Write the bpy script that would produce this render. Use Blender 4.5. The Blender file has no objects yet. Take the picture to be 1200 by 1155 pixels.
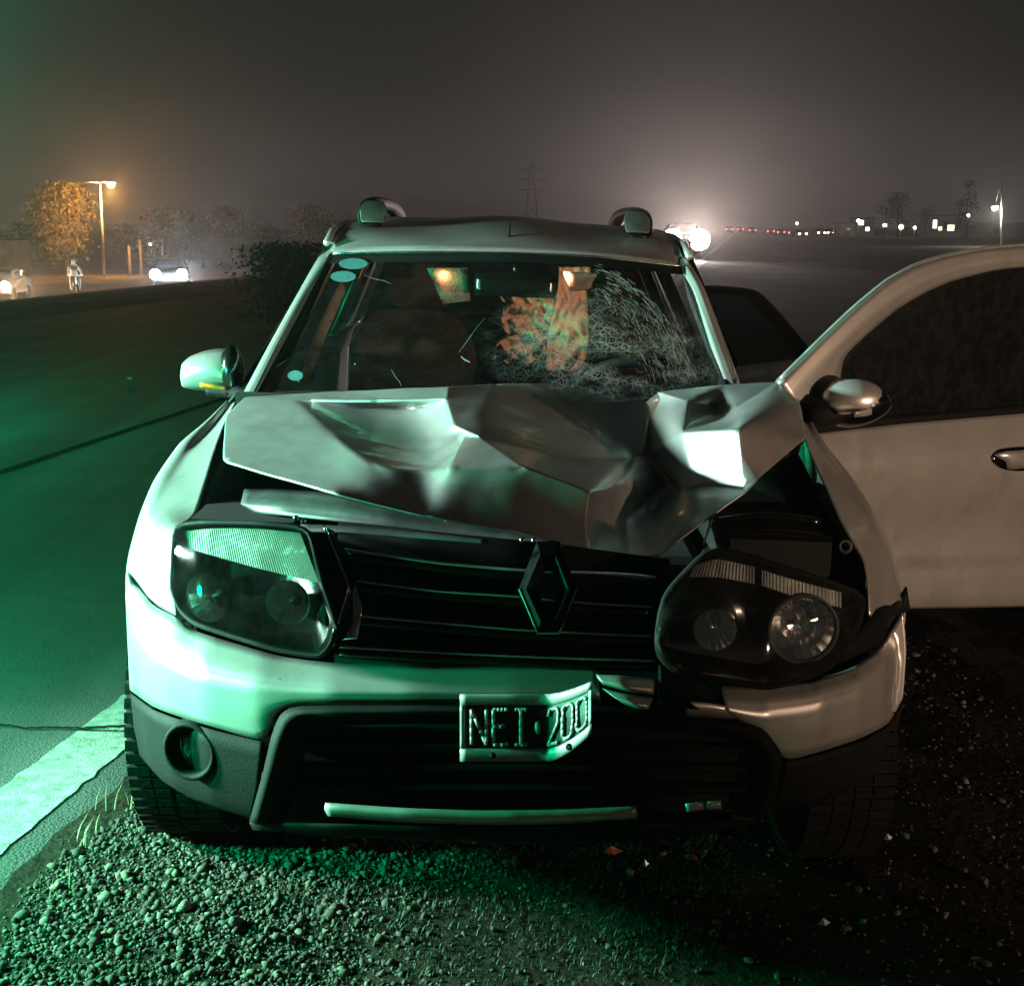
import bpy, bmesh, math, random
import numpy as np
from mathutils import Vector, Matrix, noise
from mathutils.geometry import delaunay_2d_cdt

random.seed(7)
rng = np.random.default_rng(7)
scene = bpy.context.scene
COL = scene.collection

# ------------------------------------------------------------------ camera
CAM = Vector((0.0, -2.3, 1.55))
FPX, CX, CY = 1500.0, 600.0, 577.5          # survey of the 1200 x 1155 photograph
PITCH = math.atan(312.0 / FPX)
cam_data = bpy.data.cameras.new('camera')
cam_data.sensor_width = 36.0
cam_data.lens = 36.0 * FPX / 1200.0
cam_data.clip_start = 0.05
cam_data.clip_end = 5000.0
cam = bpy.data.objects.new('camera', cam_data)
COL.objects.link(cam)
cam.location = CAM
cam.rotation_euler = (math.pi / 2 - PITCH, 0, 0)
scene.camera = cam

# ------------------------------------------------------------------ night sky
world = bpy.data.worlds.new('World')
scene.world = world
world.use_nodes = True
wn, wl = world.node_tree.nodes, world.node_tree.links
wn.clear()
wo = wn.new('ShaderNodeOutputWorld')
bg = wn.new('ShaderNodeBackground')
tc = wn.new('ShaderNodeTexCoord')
sep = wn.new('ShaderNodeSeparateXYZ')
ramp = wn.new('ShaderNodeValToRGB')
wl.new(tc.outputs['Generated'], sep.inputs[0])
wl.new(sep.outputs['Z'], ramp.inputs[0])
cr = ramp.color_ramp
cr.elements[0].position = 0.0
cr.elements[0].color = (0.115, 0.090, 0.083, 1)
cr.elements[1].position = 0.55
cr.elements[1].color = (0.012, 0.012, 0.011, 1)
for p, c in ((0.04, (0.060, 0.051, 0.048, 1)), (0.10, (0.0195, 0.0197, 0.0185, 1)), (0.20, (0.009, 0.0095, 0.009, 1))):
    e = cr.elements.new(p)
    e.color = c
wl.new(ramp.outputs[0], bg.inputs['Color'])
bg.inputs['Strength'].default_value = 0.66
wl.new(bg.outputs[0], wo.inputs['Surface'])


def lamp(name, kind, loc, power, color, size=0.05, target=None, angle=None, blend=0.3):
    d = bpy.data.lights.new(name, kind)
    d.energy = power
    d.color = color
    d.shadow_soft_size = size
    o = bpy.data.objects.new(name, d)
    COL.objects.link(o)
    o.location = loc
    if target is not None:
        o.rotation_euler = (Vector(target) - Vector(loc)).to_track_quat('-Z', 'Y').to_euler()
    if kind == 'SPOT':
        d.spot_size = math.radians(angle)
        d.spot_blend = blend
    return o


# work light of the emergency crew standing on the road, left of the frame
lamp('work_light', 'SPOT', (-4.4, 0.60, 1.68), 4300, (0.62, 1.0, 0.87), 0.25, target=(-0.4, 0.80, 0.98), angle=48, blend=.7)
# green emergency lamps: one near the bumper, one down the road, plus an added unseen spot for green haze
lamp('green_beacon', 'POINT', (-2.3, -0.05, 0.98), 600, (0.0, 1.0, 0.40), 0.06)
lamp('green_beacon_road', 'POINT', (-6.0, 5.6, 1.3), 800, (0.0, 1.0, 0.40), 0.08)
lamp('green_haze_spot', 'SPOT', (-18.6, 36.0, 2.8), 85000, (0.04, 1.0, 0.50), 0.10, target=(-7.5, 0.0, 8.5), angle=32, blend=.7)
# sodium street lamp off to the right
lamp('street_light_right', 'POINT', (9.6, -4.4, 2.6), 170, (1.0, 0.58, 0.34), 0.15)
# added unseen warm spot, cone narrowed to the open door and right bumper
lamp('warm_door_spot', 'SPOT', (6.6, -6.0, 0.85), 2300, (1.0, 0.66, 0.44), 0.10, target=(1.75, 1.0, 0.95), angle=25, blend=.9)

scene.view_settings.view_transform = 'Standard'
scene.view_settings.look = 'None'
scene.view_settings.gamma = 1.0
scene.view_settings.exposure = 0.0
scene.view_settings.use_curve_mapping = False
scene.render.engine = 'CYCLES'
cy = scene.cycles
cy.use_denoising = True
cy.max_bounces = 8
cy.transparent_max_bounces = 24
cy.volume_bounces = 0
cy.sample_clamp_indirect = 4.0
cy.sample_clamp_direct = 0.0
cy.caustics_reflective = False
cy.caustics_refractive = False

# ------------------------------------------------------------------ survey helpers
_cp, _sp = math.cos(PITCH), math.sin(PITCH)


def ray(px, py):
    xc, yc = (px - CX) / FPX, (py - CY) / FPX
    return Vector((xc, _cp - yc * _sp, -_sp - yc * _cp))


def P(px, py, Y):
    d = ray(px, py)
    return CAM + d * ((Y - CAM.y) / d.y)


def lerp_table(v, tab):
    if v <= tab[0][0]:
        return tab[0][1]
    for (a, b), (c, d) in zip(tab, tab[1:]):
        if v <= c:
            return b + (d - b) * (v - a) / (c - a)
    return tab[-1][1]


NOSE = [(0, 0), (.2, .006), (.35, .022), (.5, .06), (.62, .115), (.72, .195), (.80, .30), (.86, .43), (.90, .60), (.93, .9)]
LEAN = [(0.2, .06), (.40, .012), (.56, 0), (.66, .012), (.80, .05), (1.0, .14)]


def front_y(x, z):
    return lerp_table(abs(x), NOSE) + lerp_table(z, LEAN)


def F(px, py, off=0.0):
    """a point of the picture laid onto the rounded nose of the car, off metres behind it"""
    Y = 0.2
    for _ in range(14):
        p = P(px, py, Y)
        Y = min(0.5 * Y + 0.5 * (front_y(p.x, p.z) + off), .50)
    return P(px, py, Y)


TILT = 0.038            # the shoulder falls away to the right


def W(x, y, z):
    return Vector((x, y, z - TILT * x))


def road_q(x, y):
    return x - (-1.45 + 0.177 * y)


def smooth(a, b, v):
    t = max(0.0, min(1.0, (v - a) / (b - a)))
    return t * t * (3 - 2 * t)


def height(x, y):
    q = road_q(x, y)
    qc = max(-4.0, min(4.0, q))
    h = -TILT * (qc - 1.31)
    d = max(0.0, -q - 8.8)
    h -= 2.1 * smooth(0, 26, d)
    h -= 0.32 * smooth(4.0, 11.0, q)
    if q > 5:
        a = smooth(5, 22, q)
        h += a * 0.30 * noise.noise(Vector((x * .12, y * .07, 3.1))) + a * .12 * noise.noise(Vector((x * .5, y * .3, 7.7)))
    if q > 0.30:
        a = smooth(.30, .6, q) * (1 if y < 14 else 0)
        h += a * (0.018 * noise.noise(Vector((x * 3.1, y * 3.1, 1.2))) + .008 * noise.noise(Vector((x * 11, y * 11, 5.2))))
    return h


def G(px, py, lift=0.0):
    d = ray(px, py)
    z = 0.0
    for _ in range(20):
        t = (z + lift - CAM.z) / d.z
        p = CAM + d * t
        z = .5 * z + .5 * height(p.x, p.y)
    return p


DH, DU = Vector((0.875, 1.24, 0)), Vector((math.sin(math.radians(55)), math.cos(math.radians(55)), 0))
DN = Vector((DU.y, -DU.x, 0))           # outward normal of the opened door


def D(px, py, off=0.0):
    d = ray(px, py)
    o = DH + DN * off
    t = (o - CAM).dot(DN) / d.dot(DN)
    return CAM + d * t


# ------------------------------------------------------------------ mesh helpers
def link(o, parent=None):
    COL.objects.link(o)
    if parent is not None:
        o.parent = parent
    return o


def mk(name, verts, faces, mat, parent=None, smooth_shade=True, sub=0, solid=0, bevel=0, crease_simple=False, soff=-1):
    me = bpy.data.meshes.new(name)
    me.from_pydata([tuple(v) for v in verts], [], faces)
    me.validate()
    bm = bmesh.new()
    bm.from_mesh(me)
    bmesh.ops.recalc_face_normals(bm, faces=bm.faces)
    bm.to_mesh(me)
    bm.free()
    if mat:
        me.materials.append(mat)
    if smooth_shade:
        me.polygons.foreach_set('use_smooth', [True] * len(me.polygons))
    o = link(bpy.data.objects.new(name, me), parent)
    if sub:
        m = o.modifiers.new('sub', 'SUBSURF')
        m.levels = m.render_levels = sub
        if crease_simple:
            m.subdivision_type = 'SIMPLE'
    if solid:
        m = o.modifiers.new('solid', 'SOLIDIFY')
        m.thickness = solid
        m.offset = soff
    if bevel:
        m = o.modifiers.new('bevel', 'BEVEL')
        m.width = bevel
        m.segments = 2
        m.limit_method = 'ANGLE'
        m.angle_limit = math.radians(35)
    return o


def resample(poly, n):
    poly = [tuple(p) for p in poly]
    L = [0.0]
    for a, b in zip(poly, poly[1:]):
        L.append(L[-1] + math.dist(a[:2], b[:2]) + 1e-9)
    out = []
    k = 0
    for i in range(n):
        s = L[-1] * i / (n - 1)
        while k < len(poly) - 2 and L[k + 1] < s:
            k += 1
        t = (s - L[k]) / (L[k + 1] - L[k])
        p0, p1, p2, p3 = poly[max(0, k - 1)], poly[k], poly[k + 1], poly[min(len(poly) - 1, k + 2)]
        lin = tuple(a + (b - a) * t for a, b in zip(p1, p2))
        cub = tuple(0.5 * (2 * b + (c - a) * t + (2 * a - 5 * b + 4 * c - d) * t * t + (3 * b - a - 3 * c + d) * t ** 3)
                    for a, b, c, d in zip(p0, p1, p2, p3))
        out.append(tuple(.5 * a + .5 * b for a, b in zip(lin, cub)))
    return out


def grid_faces(nu, nv):
    return [(j * nu + i, j * nu + i + 1, (j + 1) * nu + i + 1, (j + 1) * nu + i) for j in range(nv - 1) for i in range(nu - 1)]


def loft(name, rows, nu, mapf, mat, parent=None, nv=1, **kw):
    rs = [resample(r, nu) for r in rows]
    full = []
    for a, b in zip(rs, rs[1:]):
        for k in range(nv):
            t = k / nv
            full.append([tuple(u + (v - u) * t for u, v in zip(p, q)) for p, q in zip(a, b)])
    full.append(rs[-1])
    verts = [mapf(*p) for r in full for p in r]
    o = mk(name, verts, grid_faces(nu, len(full)), mat, parent, **kw)
    if mapf is not W:
        me = o.data
        tot = sum((pl.normal.dot(CAM - pl.center) * pl.area for pl in me.polygons))
        if tot < 0:
            me.flip_normals()
    return o


def tube(name, pts, r, mat, parent=None, sides=6, closed=False, cap=True):
    pts = [Vector(p) for p in pts]
    n = len(pts)
    rr = r if isinstance(r, (list, tuple)) else [r] * n
    verts, faces = [], []
    for i, p in enumerate(pts):
        a = pts[(i - 1) % n] if (closed or i > 0) else p
        b = pts[(i + 1) % n] if (closed or i < n - 1) else p
        t = (b - a).normalized()
        up = Vector((0, 0, 1)) if abs(t.z) < .95 else Vector((1, 0, 0))
        s = t.cross(up).normalized()
        u = s.cross(t)
        for k in range(sides):
            an = 2 * math.pi * k / sides
            verts.append(p + (s * math.cos(an) + u * math.sin(an)) * rr[i])
    m = n if closed else n - 1
    for i in range(m):
        for k in range(sides):
            i2 = (i + 1) % n
            faces.append((i * sides + k, i * sides + (k + 1) % sides, i2 * sides + (k + 1) % sides, i2 * sides + k))
    if cap and not closed:
        faces.append(tuple(range(sides)))
        faces.append(tuple((n - 1) * sides + k for k in range(sides)))
    return mk(name, verts, faces, mat, parent)


BOXF = [(0, 1, 3, 2), (4, 6, 7, 5), (0, 4, 5, 1), (2, 3, 7, 6), (0, 2, 6, 4), (1, 5, 7, 3)]


def box(name, c, s, mat, parent=None, rot=None, bevel=0.0, tilt=False, smooth_shade=False):
    vs = []
    for x in (-.5, .5):
        for y in (-.5, .5):
            for z in (-.5, .5):
                v = Vector((x * s[0], y * s[1], z * s[2]))
                if rot:
                    v = rot @ v
                v = v + Vector(c)
                vs.append(W(*v) if tilt else v)
    return mk(name, vs, BOXF, mat, parent, smooth_shade=smooth_shade, bevel=bevel)


def lathe(name, prof, origin, axis, mat, parent=None, seg=28, **kw):
    axis = Vector(axis).normalized()
    q = axis.to_track_quat('Z', 'Y').to_matrix()
    verts, faces = [], []
    for r, h in prof:
        for k in range(seg):
            a = 2 * math.pi * k / seg
            verts.append(Vector(origin) + q @ Vector((r * math.cos(a), r * math.sin(a), h)))
    for i in range(len(prof) - 1):
        for k in range(seg):
            faces.append((i * seg + k, i * seg + (k + 1) % seg, (i + 1) * seg + (k + 1) % seg, (i + 1) * seg + k))
    return mk(name, verts, faces, mat, parent, **kw)


def big_mesh(name, verts, tris, mat, parent=None, smooth_shade=False):
    me = bpy.data.meshes.new(name)
    nv, nf = len(verts), len(tris)
    me.vertices.add(nv)
    me.vertices.foreach_set('co', np.asarray(verts, dtype=np.float32).ravel())
    me.loops.add(nf * 3)
    me.loops.foreach_set('vertex_index', np.asarray(tris, dtype=np.int32).ravel())
    me.polygons.add(nf)
    me.polygons.foreach_set('loop_start', np.arange(0, nf * 3, 3, dtype=np.int32))
    me.polygons.foreach_set('loop_total', np.full(nf, 3, dtype=np.int32))
    me.update(calc_edges=True)
    me.validate()
    if smooth_shade:
        me.polygons.foreach_set('use_smooth', [True] * nf)
    me.materials.append(mat)
    return link(bpy.data.objects.new(name, me), parent)


def empty(name, loc, label=None, cat=None, group=None):
    o = bpy.data.objects.new(name, None)
    COL.objects.link(o)
    o.location = loc
    o.empty_display_size = .2
    if label:
        tag(o, label, cat, group)
    return o


def tag(o, label, cat, group=None):
    o['label'] = label
    o['category'] = cat
    if group:
        o['group'] = group
    return o


def keep_parent(root, children=None):
    """parts are modelled in world coordinates: take the root's own offset out again"""
    inv = Matrix.Translation(-Vector(root.location))
    for ch in root.children:
        ch.matrix_parent_inverse = inv
    return root


# ------------------------------------------------------------------ materials
MATS = {}


def principled(name, base=(.5, .5, .5), metallic=0, rough=.5, coat=0, spec=.5, emis=None, estr=0, transmission=0,
               noise_scale=None, noise_amt=.0, color2=None, bump=0, bump_scale=60, rough_var=0, coat_rough=.06):
    m = bpy.data.materials.new(name)
    m.use_nodes = True
    nt = m.node_tree
    b = nt.nodes['Principled BSDF']
    b.inputs['Base Color'].default_value = (*base, 1)
    b.inputs['Metallic'].default_value = metallic
    b.inputs['Roughness'].default_value = rough
    b.inputs['Coat Weight'].default_value = coat
    b.inputs['Coat Roughness'].default_value = coat_rough
    b.inputs['Specular IOR Level'].default_value = spec
    b.inputs['Transmission Weight'].default_value = transmission
    if emis:
        b.inputs['Emission Color'].default_value = (*emis, 1)
        b.inputs['Emission Strength'].default_value = estr
    tcn = nt.nodes.new('ShaderNodeTexCoord')
    if noise_scale:
        n = nt.nodes.new('ShaderNodeTexNoise')
        n.inputs['Scale'].default_value = noise_scale
        n.inputs['Detail'].default_value = 6
        n.inputs['Roughness'].default_value = .65
        nt.links.new(tcn.outputs['Object'], n.inputs['Vector'])
        r = nt.nodes.new('ShaderNodeValToRGB')
        c2 = color2 or tuple(max(0, c * (1 - noise_amt)) for c in base)
        r.color_ramp.elements[0].position = .32
        r.color_ramp.elements[1].position = .68
        r.color_ramp.elements[0].color = (*c2, 1)
        r.color_ramp.elements[1].color = (*base, 1)
        nt.links.new(n.outputs['Fac'], r.inputs[0])
        nt.links.new(r.outputs[0], b.inputs['Base Color'])
        if rough_var:
            mr = nt.nodes.new('ShaderNodeMapRange')
            mr.inputs['To Min'].default_value = max(0, rough - rough_var)
            mr.inputs['To Max'].default_value = min(1, rough + rough_var)
            nt.links.new(n.outputs['Fac'], mr.inputs['Value'])
            nt.links.new(mr.outputs[0], b.inputs['Roughness'])
    if bump:
        n2 = nt.nodes.new('ShaderNodeTexNoise')
        n2.inputs['Scale'].default_value = bump_scale
        n2.inputs['Detail'].default_value = 5
        nt.links.new(tcn.outputs['Object'], n2.inputs['Vector'])
        bp = nt.nodes.new('ShaderNodeBump')
        bp.inputs['Strength'].default_value = bump
        bp.inputs['Distance'].default_value = .01
        nt.links.new(n2.outputs['Fac'], bp.inputs['Height'])
        nt.links.new(bp.outputs[0], b.inputs['Normal'])
    MATS[name] = m
    return m


def emission(name, color, strength):
    m = bpy.data.materials.new(name)
    m.use_nodes = True
    nt = m.node_tree
    nt.nodes.clear()
    o = nt.nodes.new('ShaderNodeOutputMaterial')
    e = nt.nodes.new('ShaderNodeEmission')
    e.inputs[0].default_value = (*color, 1)
    e.inputs[1].default_value = strength
    nt.links.new(e.outputs[0], o.inputs[0])
    MATS[name] = m
    return m


def thin_glass(name, tint=(1, 1, 1), rough=.02, dirt=0.0, dirt_col=(.6, .62, .6), crack=None, ior=1.5):
    m = bpy.data.materials.new(name)
    m.use_nodes = True
    nt = m.node_tree
    nt.nodes.clear()
    N, Lk = nt.nodes.new, nt.links.new
    o = N('ShaderNodeOutputMaterial')
    tr = N('ShaderNodeBsdfTransparent')
    tr.inputs[0].default_value = (*tint, 1)
    gl = N('ShaderNodeBsdfGlossy')
    gl.inputs['Roughness'].default_value = rough
    lw = N('ShaderNodeLayerWeight')
    lw.inputs['Blend'].default_value = .5
    pw = N('ShaderNodeMath')
    pw.operation = 'POWER'
    pw.inputs[1].default_value = 5.0
    Lk(lw.outputs['Facing'], pw.inputs[0])
    fr = N('ShaderNodeMapRange')
    fr.inputs['To Min'].default_value = .07
    fr.inputs['To Max'].default_value = 1.0
    Lk(pw.outputs[0], fr.inputs['Value'])
    mx = N('ShaderNodeMixShader')
    Lk(fr.outputs[0], mx.inputs[0])
    Lk(tr.outputs[0], mx.inputs[1])
    Lk(gl.outputs[0], mx.inputs[2])
    out = mx
    tcn = N('ShaderNodeTexCoord')
    df = N('ShaderNodeBsdfDiffuse')
    df.inputs[0].default_value = (*dirt_col, 1)
    if dirt:
        n = N('ShaderNodeTexNoise')
        n.inputs['Scale'].default_value = 22
        n.inputs['Detail'].default_value = 8
        n.inputs['Roughness'].default_value = .75
        Lk(tcn.outputs['Object'], n.inputs['Vector'])
        mr = N('ShaderNodeMapRange')
        mr.inputs['From Min'].default_value = .42
        mr.inputs['From Max'].default_value = .8
        mr.inputs['To Min'].default_value = dirt * .25
        mr.inputs['To Max'].default_value = dirt
        Lk(n.outputs['Fac'], mr.inputs['Value'])
        m2 = N('ShaderNodeMixShader')
        Lk(mr.outputs[0], m2.inputs[0])
        Lk(out.outputs[0], m2.inputs[1])
        Lk(df.outputs[0], m2.inputs[2])
        out = m2
    if crack:
        # crazing of laminated glass: cell edges, dense near the impact and thinning away from it
        centre, radius = crack
        vs = N('ShaderNodeVectorMath')
        vs.operation = 'DISTANCE'
        vs.inputs[1].default_value = centre
        Lk(tcn.outputs['Object'], vs.inputs[0])
        fall = N('ShaderNodeMapRange')
        fall.inputs['From Min'].default_value = radius
        fall.inputs['From Max'].default_value = radius * .15
        Lk(vs.outputs['Value'], fall.inputs['Value'])
        wob = N('ShaderNodeTexNoise')
        wob.inputs['Scale'].default_value = 9
        Lk(tcn.outputs['Object'], wob.inputs['Vector'])
        prev = None
        for sc, wd in ((34, .05), (85, .07)):
            vo = N('ShaderNodeTexVoronoi')
            vo.feature = 'DISTANCE_TO_EDGE'
            vo.inputs['Scale'].default_value = sc
            Lk(tcn.outputs['Object'], vo.inputs['Vector'])
            lt = N('ShaderNodeMath')
            lt.operation = 'LESS_THAN'
            lt.inputs[1].default_value = wd
            Lk(vo.outputs['Distance'], lt.inputs[0])
            if prev is None:
                prev = lt
            else:
                mxm = N('ShaderNodeMath')
                mxm.operation = 'MAXIMUM'
                Lk(prev.outputs[0], mxm.inputs[0])
                Lk(lt.outputs[0], mxm.inputs[1])
                prev = mxm
        w2 = N('ShaderNodeMapRange')
        w2.inputs['From Min'].default_value = .35
        w2.inputs['From Max'].default_value = .7
        Lk(wob.outputs['Fac'], w2.inputs['Value'])
        a = N('ShaderNodeMath')
        a.operation = 'MULTIPLY'
        Lk(prev.outputs[0], a.inputs[0])
        Lk(fall.outputs[0], a.inputs[1])
        b2 = N('ShaderNodeMath')
        b2.operation = 'MULTIPLY'
        Lk(a.outputs[0], b2.inputs[0])
        Lk(w2.outputs[0], b2.inputs[1])
        c = N('ShaderNodeMath')
        c.operation = 'MULTIPLY'
        c.inputs[1].default_value = .75
        Lk(b2.outputs[0], c.inputs[0])
        m3 = N('ShaderNodeMixShader')
        Lk(c.outputs[0], m3.inputs[0])
        Lk(out.outputs[0], m3.inputs[1])
        Lk(df.outputs[0], m3.inputs[2])
        out = m3
    Lk(out.outputs[0], o.inputs[0])
    MATS[name] = m
    return m


paint = principled('silver_paint', (.60, .60, .585), metallic=.66, rough=.34, coat=.35, noise_scale=5, noise_amt=.12, rough_var=.06)
def wear(m):
    nt = m.node_tree
    N, Lk = nt.nodes.new, nt.links.new
    b = nt.nodes['Principled BSDF']
    src = b.inputs['Base Color'].links[0].from_socket
    tcn = N('ShaderNodeTexCoord')
    prev = src
    for sc_, lo, hi, col, amt in ((3.5, .52, .78, (.16, .14, .115), .55), (70, .62, .72, (.10, .09, .08), .6)):
        n = N('ShaderNodeTexNoise')
        n.inputs['Scale'].default_value = sc_
        n.inputs['Detail'].default_value = 9
        n.inputs['Roughness'].default_value = .7
        Lk(tcn.outputs['Object'], n.inputs['Vector'])
        mr = N('ShaderNodeMapRange')
        mr.inputs['From Min'].default_value = lo
        mr.inputs['From Max'].default_value = hi
        mr.inputs['To Max'].default_value = amt
        Lk(n.outputs['Fac'], mr.inputs['Value'])
        mx = N('ShaderNodeMixRGB')
        Lk(mr.outputs[0], mx.inputs[0])
        Lk(prev, mx.inputs[1])
        mx.inputs[2].default_value = (*col, 1)
        prev = mx.outputs[0]
    Lk(prev, b.inputs['Base Color'])


wear(paint)
paint_dusty = principled('silver_paint_dusty', (.56, .55, .53), metallic=.45, rough=.40, coat=.4, noise_scale=7, noise_amt=.2, rough_var=.1)
black = principled('black_plastic', (.007, .007, .007), rough=.7, spec=.16, noise_scale=9, noise_amt=.4, rough_var=.12, bump=.15, bump_scale=220)
gloss = principled('gloss_black', (.006, .006, .006), rough=.18, coat=.4, noise_scale=14, noise_amt=.4, rough_var=.1)
grey_plastic = principled('grey_plastic', (.045, .047, .05), rough=.55, noise_scale=12, noise_amt=.4, rough_var=.15)
matte = principled('matte_black', (.006, .006, .006), rough=.9)
chrome = principled('chrome', (.78, .78, .77), metallic=1, rough=.16, noise_scale=30, noise_amt=.25, rough_var=.1)
reflector = principled('lamp_reflector', (.85, .85, .85), metallic=1, rough=.22)
alu = principled('brushed_silver_plastic', (.48, .49, .48), metallic=.5, rough=.4, noise_scale=18, noise_amt=.35, rough_var=.12)
rubber = principled('tyre_rubber', (.008, .008, .008), rough=.9, spec=.15, noise_scale=25, noise_amt=.5, bump=.3, bump_scale=90)
rim_m = principled('wheel_alloy', (.3, .3, .3), metallic=.8, rough=.4)
amber = principled('amber_lens', (.55, .16, .02), rough=.15, coat=.5)
fabric = principled('seat_fabric', (.035, .034, .033), rough=.95, noise_scale=40, noise_amt=.5, bump=.4, bump_scale=150)
beige = principled('headlining_cloth', (.42, .36, .30), rough=.95, noise_scale=35, noise_amt=.35, bump=.5, bump_scale=120)
dash = principled('dashboard_plastic', (.02, .02, .02), rough=.6, noise_scale=20, noise_amt=.4)
primer = principled('grey_primer', (.06, .065, .065), metallic=.2, rough=.5, noise_scale=14, noise_amt=.5, rough_var=.15)
steel = principled('bare_steel', (.35, .35, .34), metallic=.8, rough=.45, noise_scale=14, noise_amt=.5, rough_var=.15)
plate_black = principled('plate_black', (.012, .012, .012), rough=.35, noise_scale=40, noise_amt=.4)
plate_white = principled('plate_white', (.30, .31, .30), rough=.4, noise_scale=50, noise_amt=.35)
wind = thin_glass('cracked_windscreen_glass', (.84, .88, .86), .02, dirt=.014,
                  crack=((0.30, 1.36, 1.22), .40))
side_glass = thin_glass('tinted_side_glass', (.10, .11, .11), .03, dirt=.03)
lens = thin_glass('headlamp_lens', (.92, .94, .93), .03, dirt=.04)
lens_dirty = thin_glass('dusty_headlamp_lens', (.90, .94, .92), .04, dirt=.012)
crack_m = thin_glass('glass_crack', (1, 1, 1), .15, dirt=0.0)
_nt = crack_m.node_tree
_df = _nt.nodes.new('ShaderNodeBsdfDiffuse')
_df.inputs[0].default_value = (.75, .8, .78, 1)
_mx = _nt.nodes.new('ShaderNodeMixShader')
_mx.inputs[0].default_value = .38
_out = next(n for n in _nt.nodes if n.type == 'OUTPUT_MATERIAL')
_nt.links.new(_out.inputs[0].links[0].from_socket, _mx.inputs[1])
_nt.links.new(_df.outputs[0], _mx.inputs[2])
_nt.links.new(_mx.outputs[0], _out.inputs[0])
sticker = principled('pale_blue_sticker', (.06, .19, .20), rough=.5, noise_scale=60, noise_amt=.3)
dome_e = emission('dome_lamp_glow', (1.0, .50, .25), 14)

# ------------------------------------------------------------------ ground
def ground_material():
    m = principled('dirt', (.10, .085, .068), rough=1.0, spec=.05)
    nt = m.node_tree
    N, Lk = nt.nodes.new, nt.links.new
    b = nt.nodes['Principled BSDF']
    tcn = N('ShaderNodeTexCoord')
    n1 = N('ShaderNodeTexNoise')
    n1.inputs['Scale'].default_value = .22
    n1.inputs['Detail'].default_value = 10
    n1.inputs['Roughness'].default_value = .7
    Lk(tcn.outputs['Object'], n1.inputs['Vector'])
    r = N('ShaderNodeValToRGB')
    r.color_ramp.elements[0].position = .36
    r.color_ramp.elements[1].position = .64
    r.color_ramp.elements[0].color = (.028, .030, .021, 1)
    r.color_ramp.elements[1].color = (.11, .088, .066, 1)
    Lk(n1.outputs['Fac'], r.inputs[0])
    n2 = N('ShaderNodeTexNoise')
    n2.inputs['Scale'].default_value = 38
    n2.inputs['Detail'].default_value = 8
    Lk(tcn.outputs['Object'], n2.inputs['Vector'])
    mr = N('ShaderNodeMapRange')
    mr.inputs['To Min'].default_value = .35
    mr.inputs['To Max'].default_value = 1.35
    Lk(n2.outputs['Fac'], mr.inputs['Value'])
    mm = N('ShaderNodeMixRGB')
    mm.blend_type = 'MULTIPLY'
    mm.inputs[0].default_value = 1
    Lk(r.outputs[0], mm.inputs[1])
    Lk(mr.outputs[0], mm.inputs[2])
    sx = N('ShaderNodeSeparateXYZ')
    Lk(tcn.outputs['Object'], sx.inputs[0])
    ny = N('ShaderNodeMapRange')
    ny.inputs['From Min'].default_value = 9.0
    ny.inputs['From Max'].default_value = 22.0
    ny.inputs['To Min'].default_value = .38  # near ground darkened in its colour, in place of the car's shadow
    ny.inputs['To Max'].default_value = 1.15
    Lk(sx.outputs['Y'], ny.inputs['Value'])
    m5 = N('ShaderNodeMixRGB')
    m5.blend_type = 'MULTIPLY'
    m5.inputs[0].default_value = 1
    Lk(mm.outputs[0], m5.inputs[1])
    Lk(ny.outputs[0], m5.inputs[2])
    Lk(m5.outputs[0], b.inputs['Base Color'])
    bp = N('ShaderNodeBump')
    bp.inputs['Strength'].default_value = .7
    bp.inputs['Distance'].default_value = .02
    Lk(n2.outputs['Fac'], bp.inputs['Height'])
    Lk(bp.outputs[0], b.inputs['Normal'])
    return m


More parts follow.
